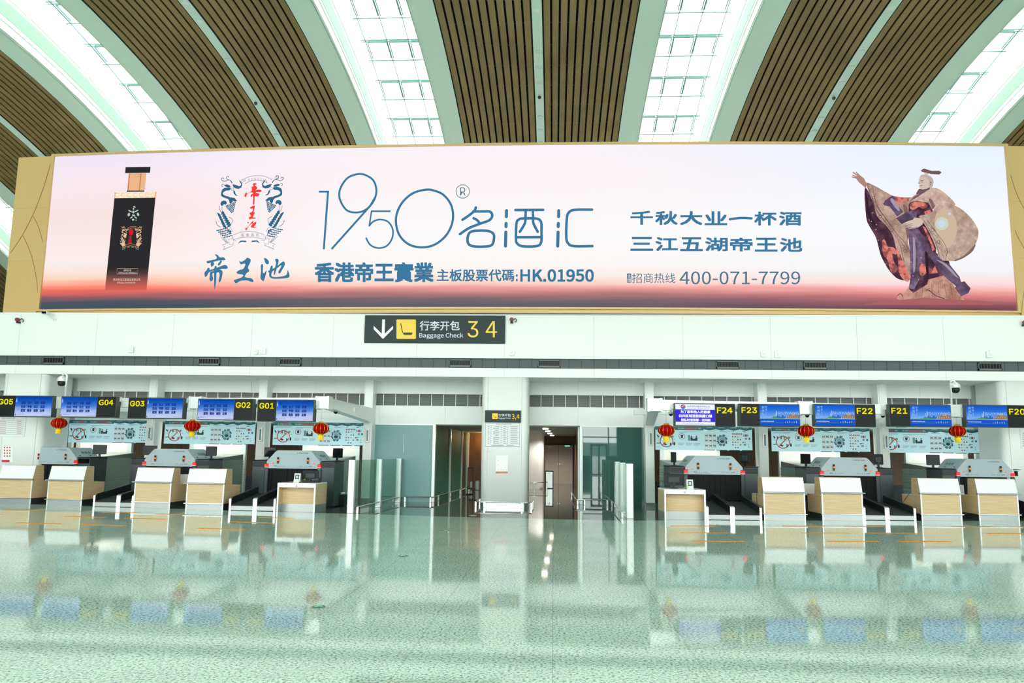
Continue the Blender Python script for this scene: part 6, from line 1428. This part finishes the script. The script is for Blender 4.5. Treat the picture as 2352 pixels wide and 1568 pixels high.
# ================================================================== floor: tape lines, guide lights, speaker
def strip(px0, px1, py0, py1, lab):
    a, c = atZ(px0, py0, .002), atZ(px1, py1, .002); d = Vector((c[0] - a[0], c[1] - a[1])).normalized(); n = Vector((-d.y, d.x))*.055
    b = B(); b.add([(a[0] - n.x, a[1] - n.y, .0), (c[0] - n.x, c[1] - n.y, .0), (c[0] + n.x, c[1] + n.y, .0), (a[0] + n.x, a[1] + n.y, .0),
                    (a[0] - n.x, a[1] - n.y, .003), (c[0] - n.x, c[1] - n.y, .003), (c[0] + n.x, c[1] + n.y, .003), (a[0] + n.x, a[1] + n.y, .003)], [(0,3,2,1),(4,5,6,7),(0,1,5,4),(1,2,6,5),(2,3,7,6),(3,0,4,7)])
    tag(b.mk('floor_tape', M_YLINE), lab, 'tape line', 'yellow queue lines on the floor')
GS = [(13, 98, 1171, 1171.5, 'G05', 'near'), (150, 243, 1185, 1187.5, 'G04', 'middle'), (235, 315, 1175.5, 1177, 'G04 and G03 belts', 'near'), (286, 379, 1189.5, 1192.2, 'G03', 'middle'), (361, 432, 1180.5, 1181.6, 'G02', 'near'),
      (37, 139, 1199.8, 1202.3, 'G04', 'outermost'), (185, 287, 1203.7, 1206.7, 'G03', 'outermost'), (454, 561, 1212.5, 1215.7, 'G02', 'outermost'), (530, 628, 1197.5, 1200.6, 'G01 and G02 belts', 'middle'), (594, 675, 1187.3, 1189.5, 'G01', 'near'), (-4, 5, 1181, 1181.2, 'G05', 'outermost')]
for x0, x1, y0, y1, who, where in GS: strip(x0, x1, y0, y1, '%s yellow floor line before the %s' % (where, who if 'belts' in who else who + ' counter'))
FS = [(115, 390, 159, 159.5, 'F24', 'near'), (175, 475, 202, 202, 'F24', 'middle'), (245, 578, 254.5, 255.5, 'F24', 'outermost'), (820, 1090, 159, 160, 'F23', 'near'), (945, 1240, 203, 203.5, 'F23', 'middle'), (1105, 1430, 255, 256, 'F23', 'outermost'),
      (1210, 1460, 160, 160, 'F22', 'near'), (1365, 1665, 203, 203.5, 'F22', 'middle'), (1560, 1890, 256, 257.5, 'F22', 'outermost'), (1895, 2165, 162, 163, 'F21', 'near'), (2125, 2370, 207, 207.5, 'F20', 'middle'), (2290, 2380, 164, 164.5, 'F20', 'near')]
for x0, x1, y0, y1, who, where in FS: strip(1500 + x0/2.7606, 1500 + x1/2.7606, 1150 + y0/2.7606, 1150 + y1/2.7606, '%s yellow floor line before the %s counter' % (where, who))
for px, py, lab in ((732, 1394, 'nearest round floor light with green arrow on the granite'), (926, 1277, 'middle round floor light with green arrow on the granite'), (1025, 1219, 'farthest round floor light on the granite'), (1086, 1183.5, 'round floor light on the dark floor left of the middle pillar')):
    p = atZ(px, py)
    t = thing('floor_guide_light', lab, 'floor light', (p[0], p[1], 0), 0, 'round guide lights in the floor')
    B().lathe([(0, 0), (.10, 0), (.095, .006), (0, .006)], n=28).mk('ring', M_STEEL, t)
    B().lathe([(0, .006), (.07, .006), (.07, .008), (0, .008)], n=28).mk('lens', mat('guide_black', (20, 34, 32), .2), t)
    a = Art(lambda u, v: (u, v, .0095)); a.poly([(-.05, -.02), (-.01, .0), (-.01, .03), (.05, .0), (.02, .03), (.03, .045), (-.02, .05), (-.04, .02)]); a.stroke([(-.05, -.035), (.0, -.02), (.05, -.035)], .012)
    a.mk('arrow', mat('guide_green', (120, 230, 190), .4, emit=(90, 230, 170), es=.4), t)
X, Y, _ = atZ(781, 1161)
t = thing('speaker_box', 'black loudspeaker box on the dark floor beside the G01 counter', 'speaker', (X, Y, 0), -.1)
B().bbox(-.17, .17, -.15, .15, .01, .34, .015).mk('cabinet', M_BLACK, t); B().bbox(-.15, .15, -.165, -.15, .03, .32, .008).mk('grille', mat('grille_cloth', (28, 32, 34), .9), t)
B().box(-.08, -.05, -.168, -.165, .27, .30).mk('badge', M_CHAR2, t)
for i, z in enumerate((.352, .384)):
    b = B().bbox(-.10, .08, -.08, .1, z - .011, z + .011, .004); o = b.mk('paper_stack', M_PAPER); o.location = (X + .02 + .04*i, Y, 0); o.rotation_euler = (0, 0, -.2 + .35*i); tag(o, ('lower' if i == 0 else 'upper') + ' white paper bundle on the black loudspeaker box', 'paper')
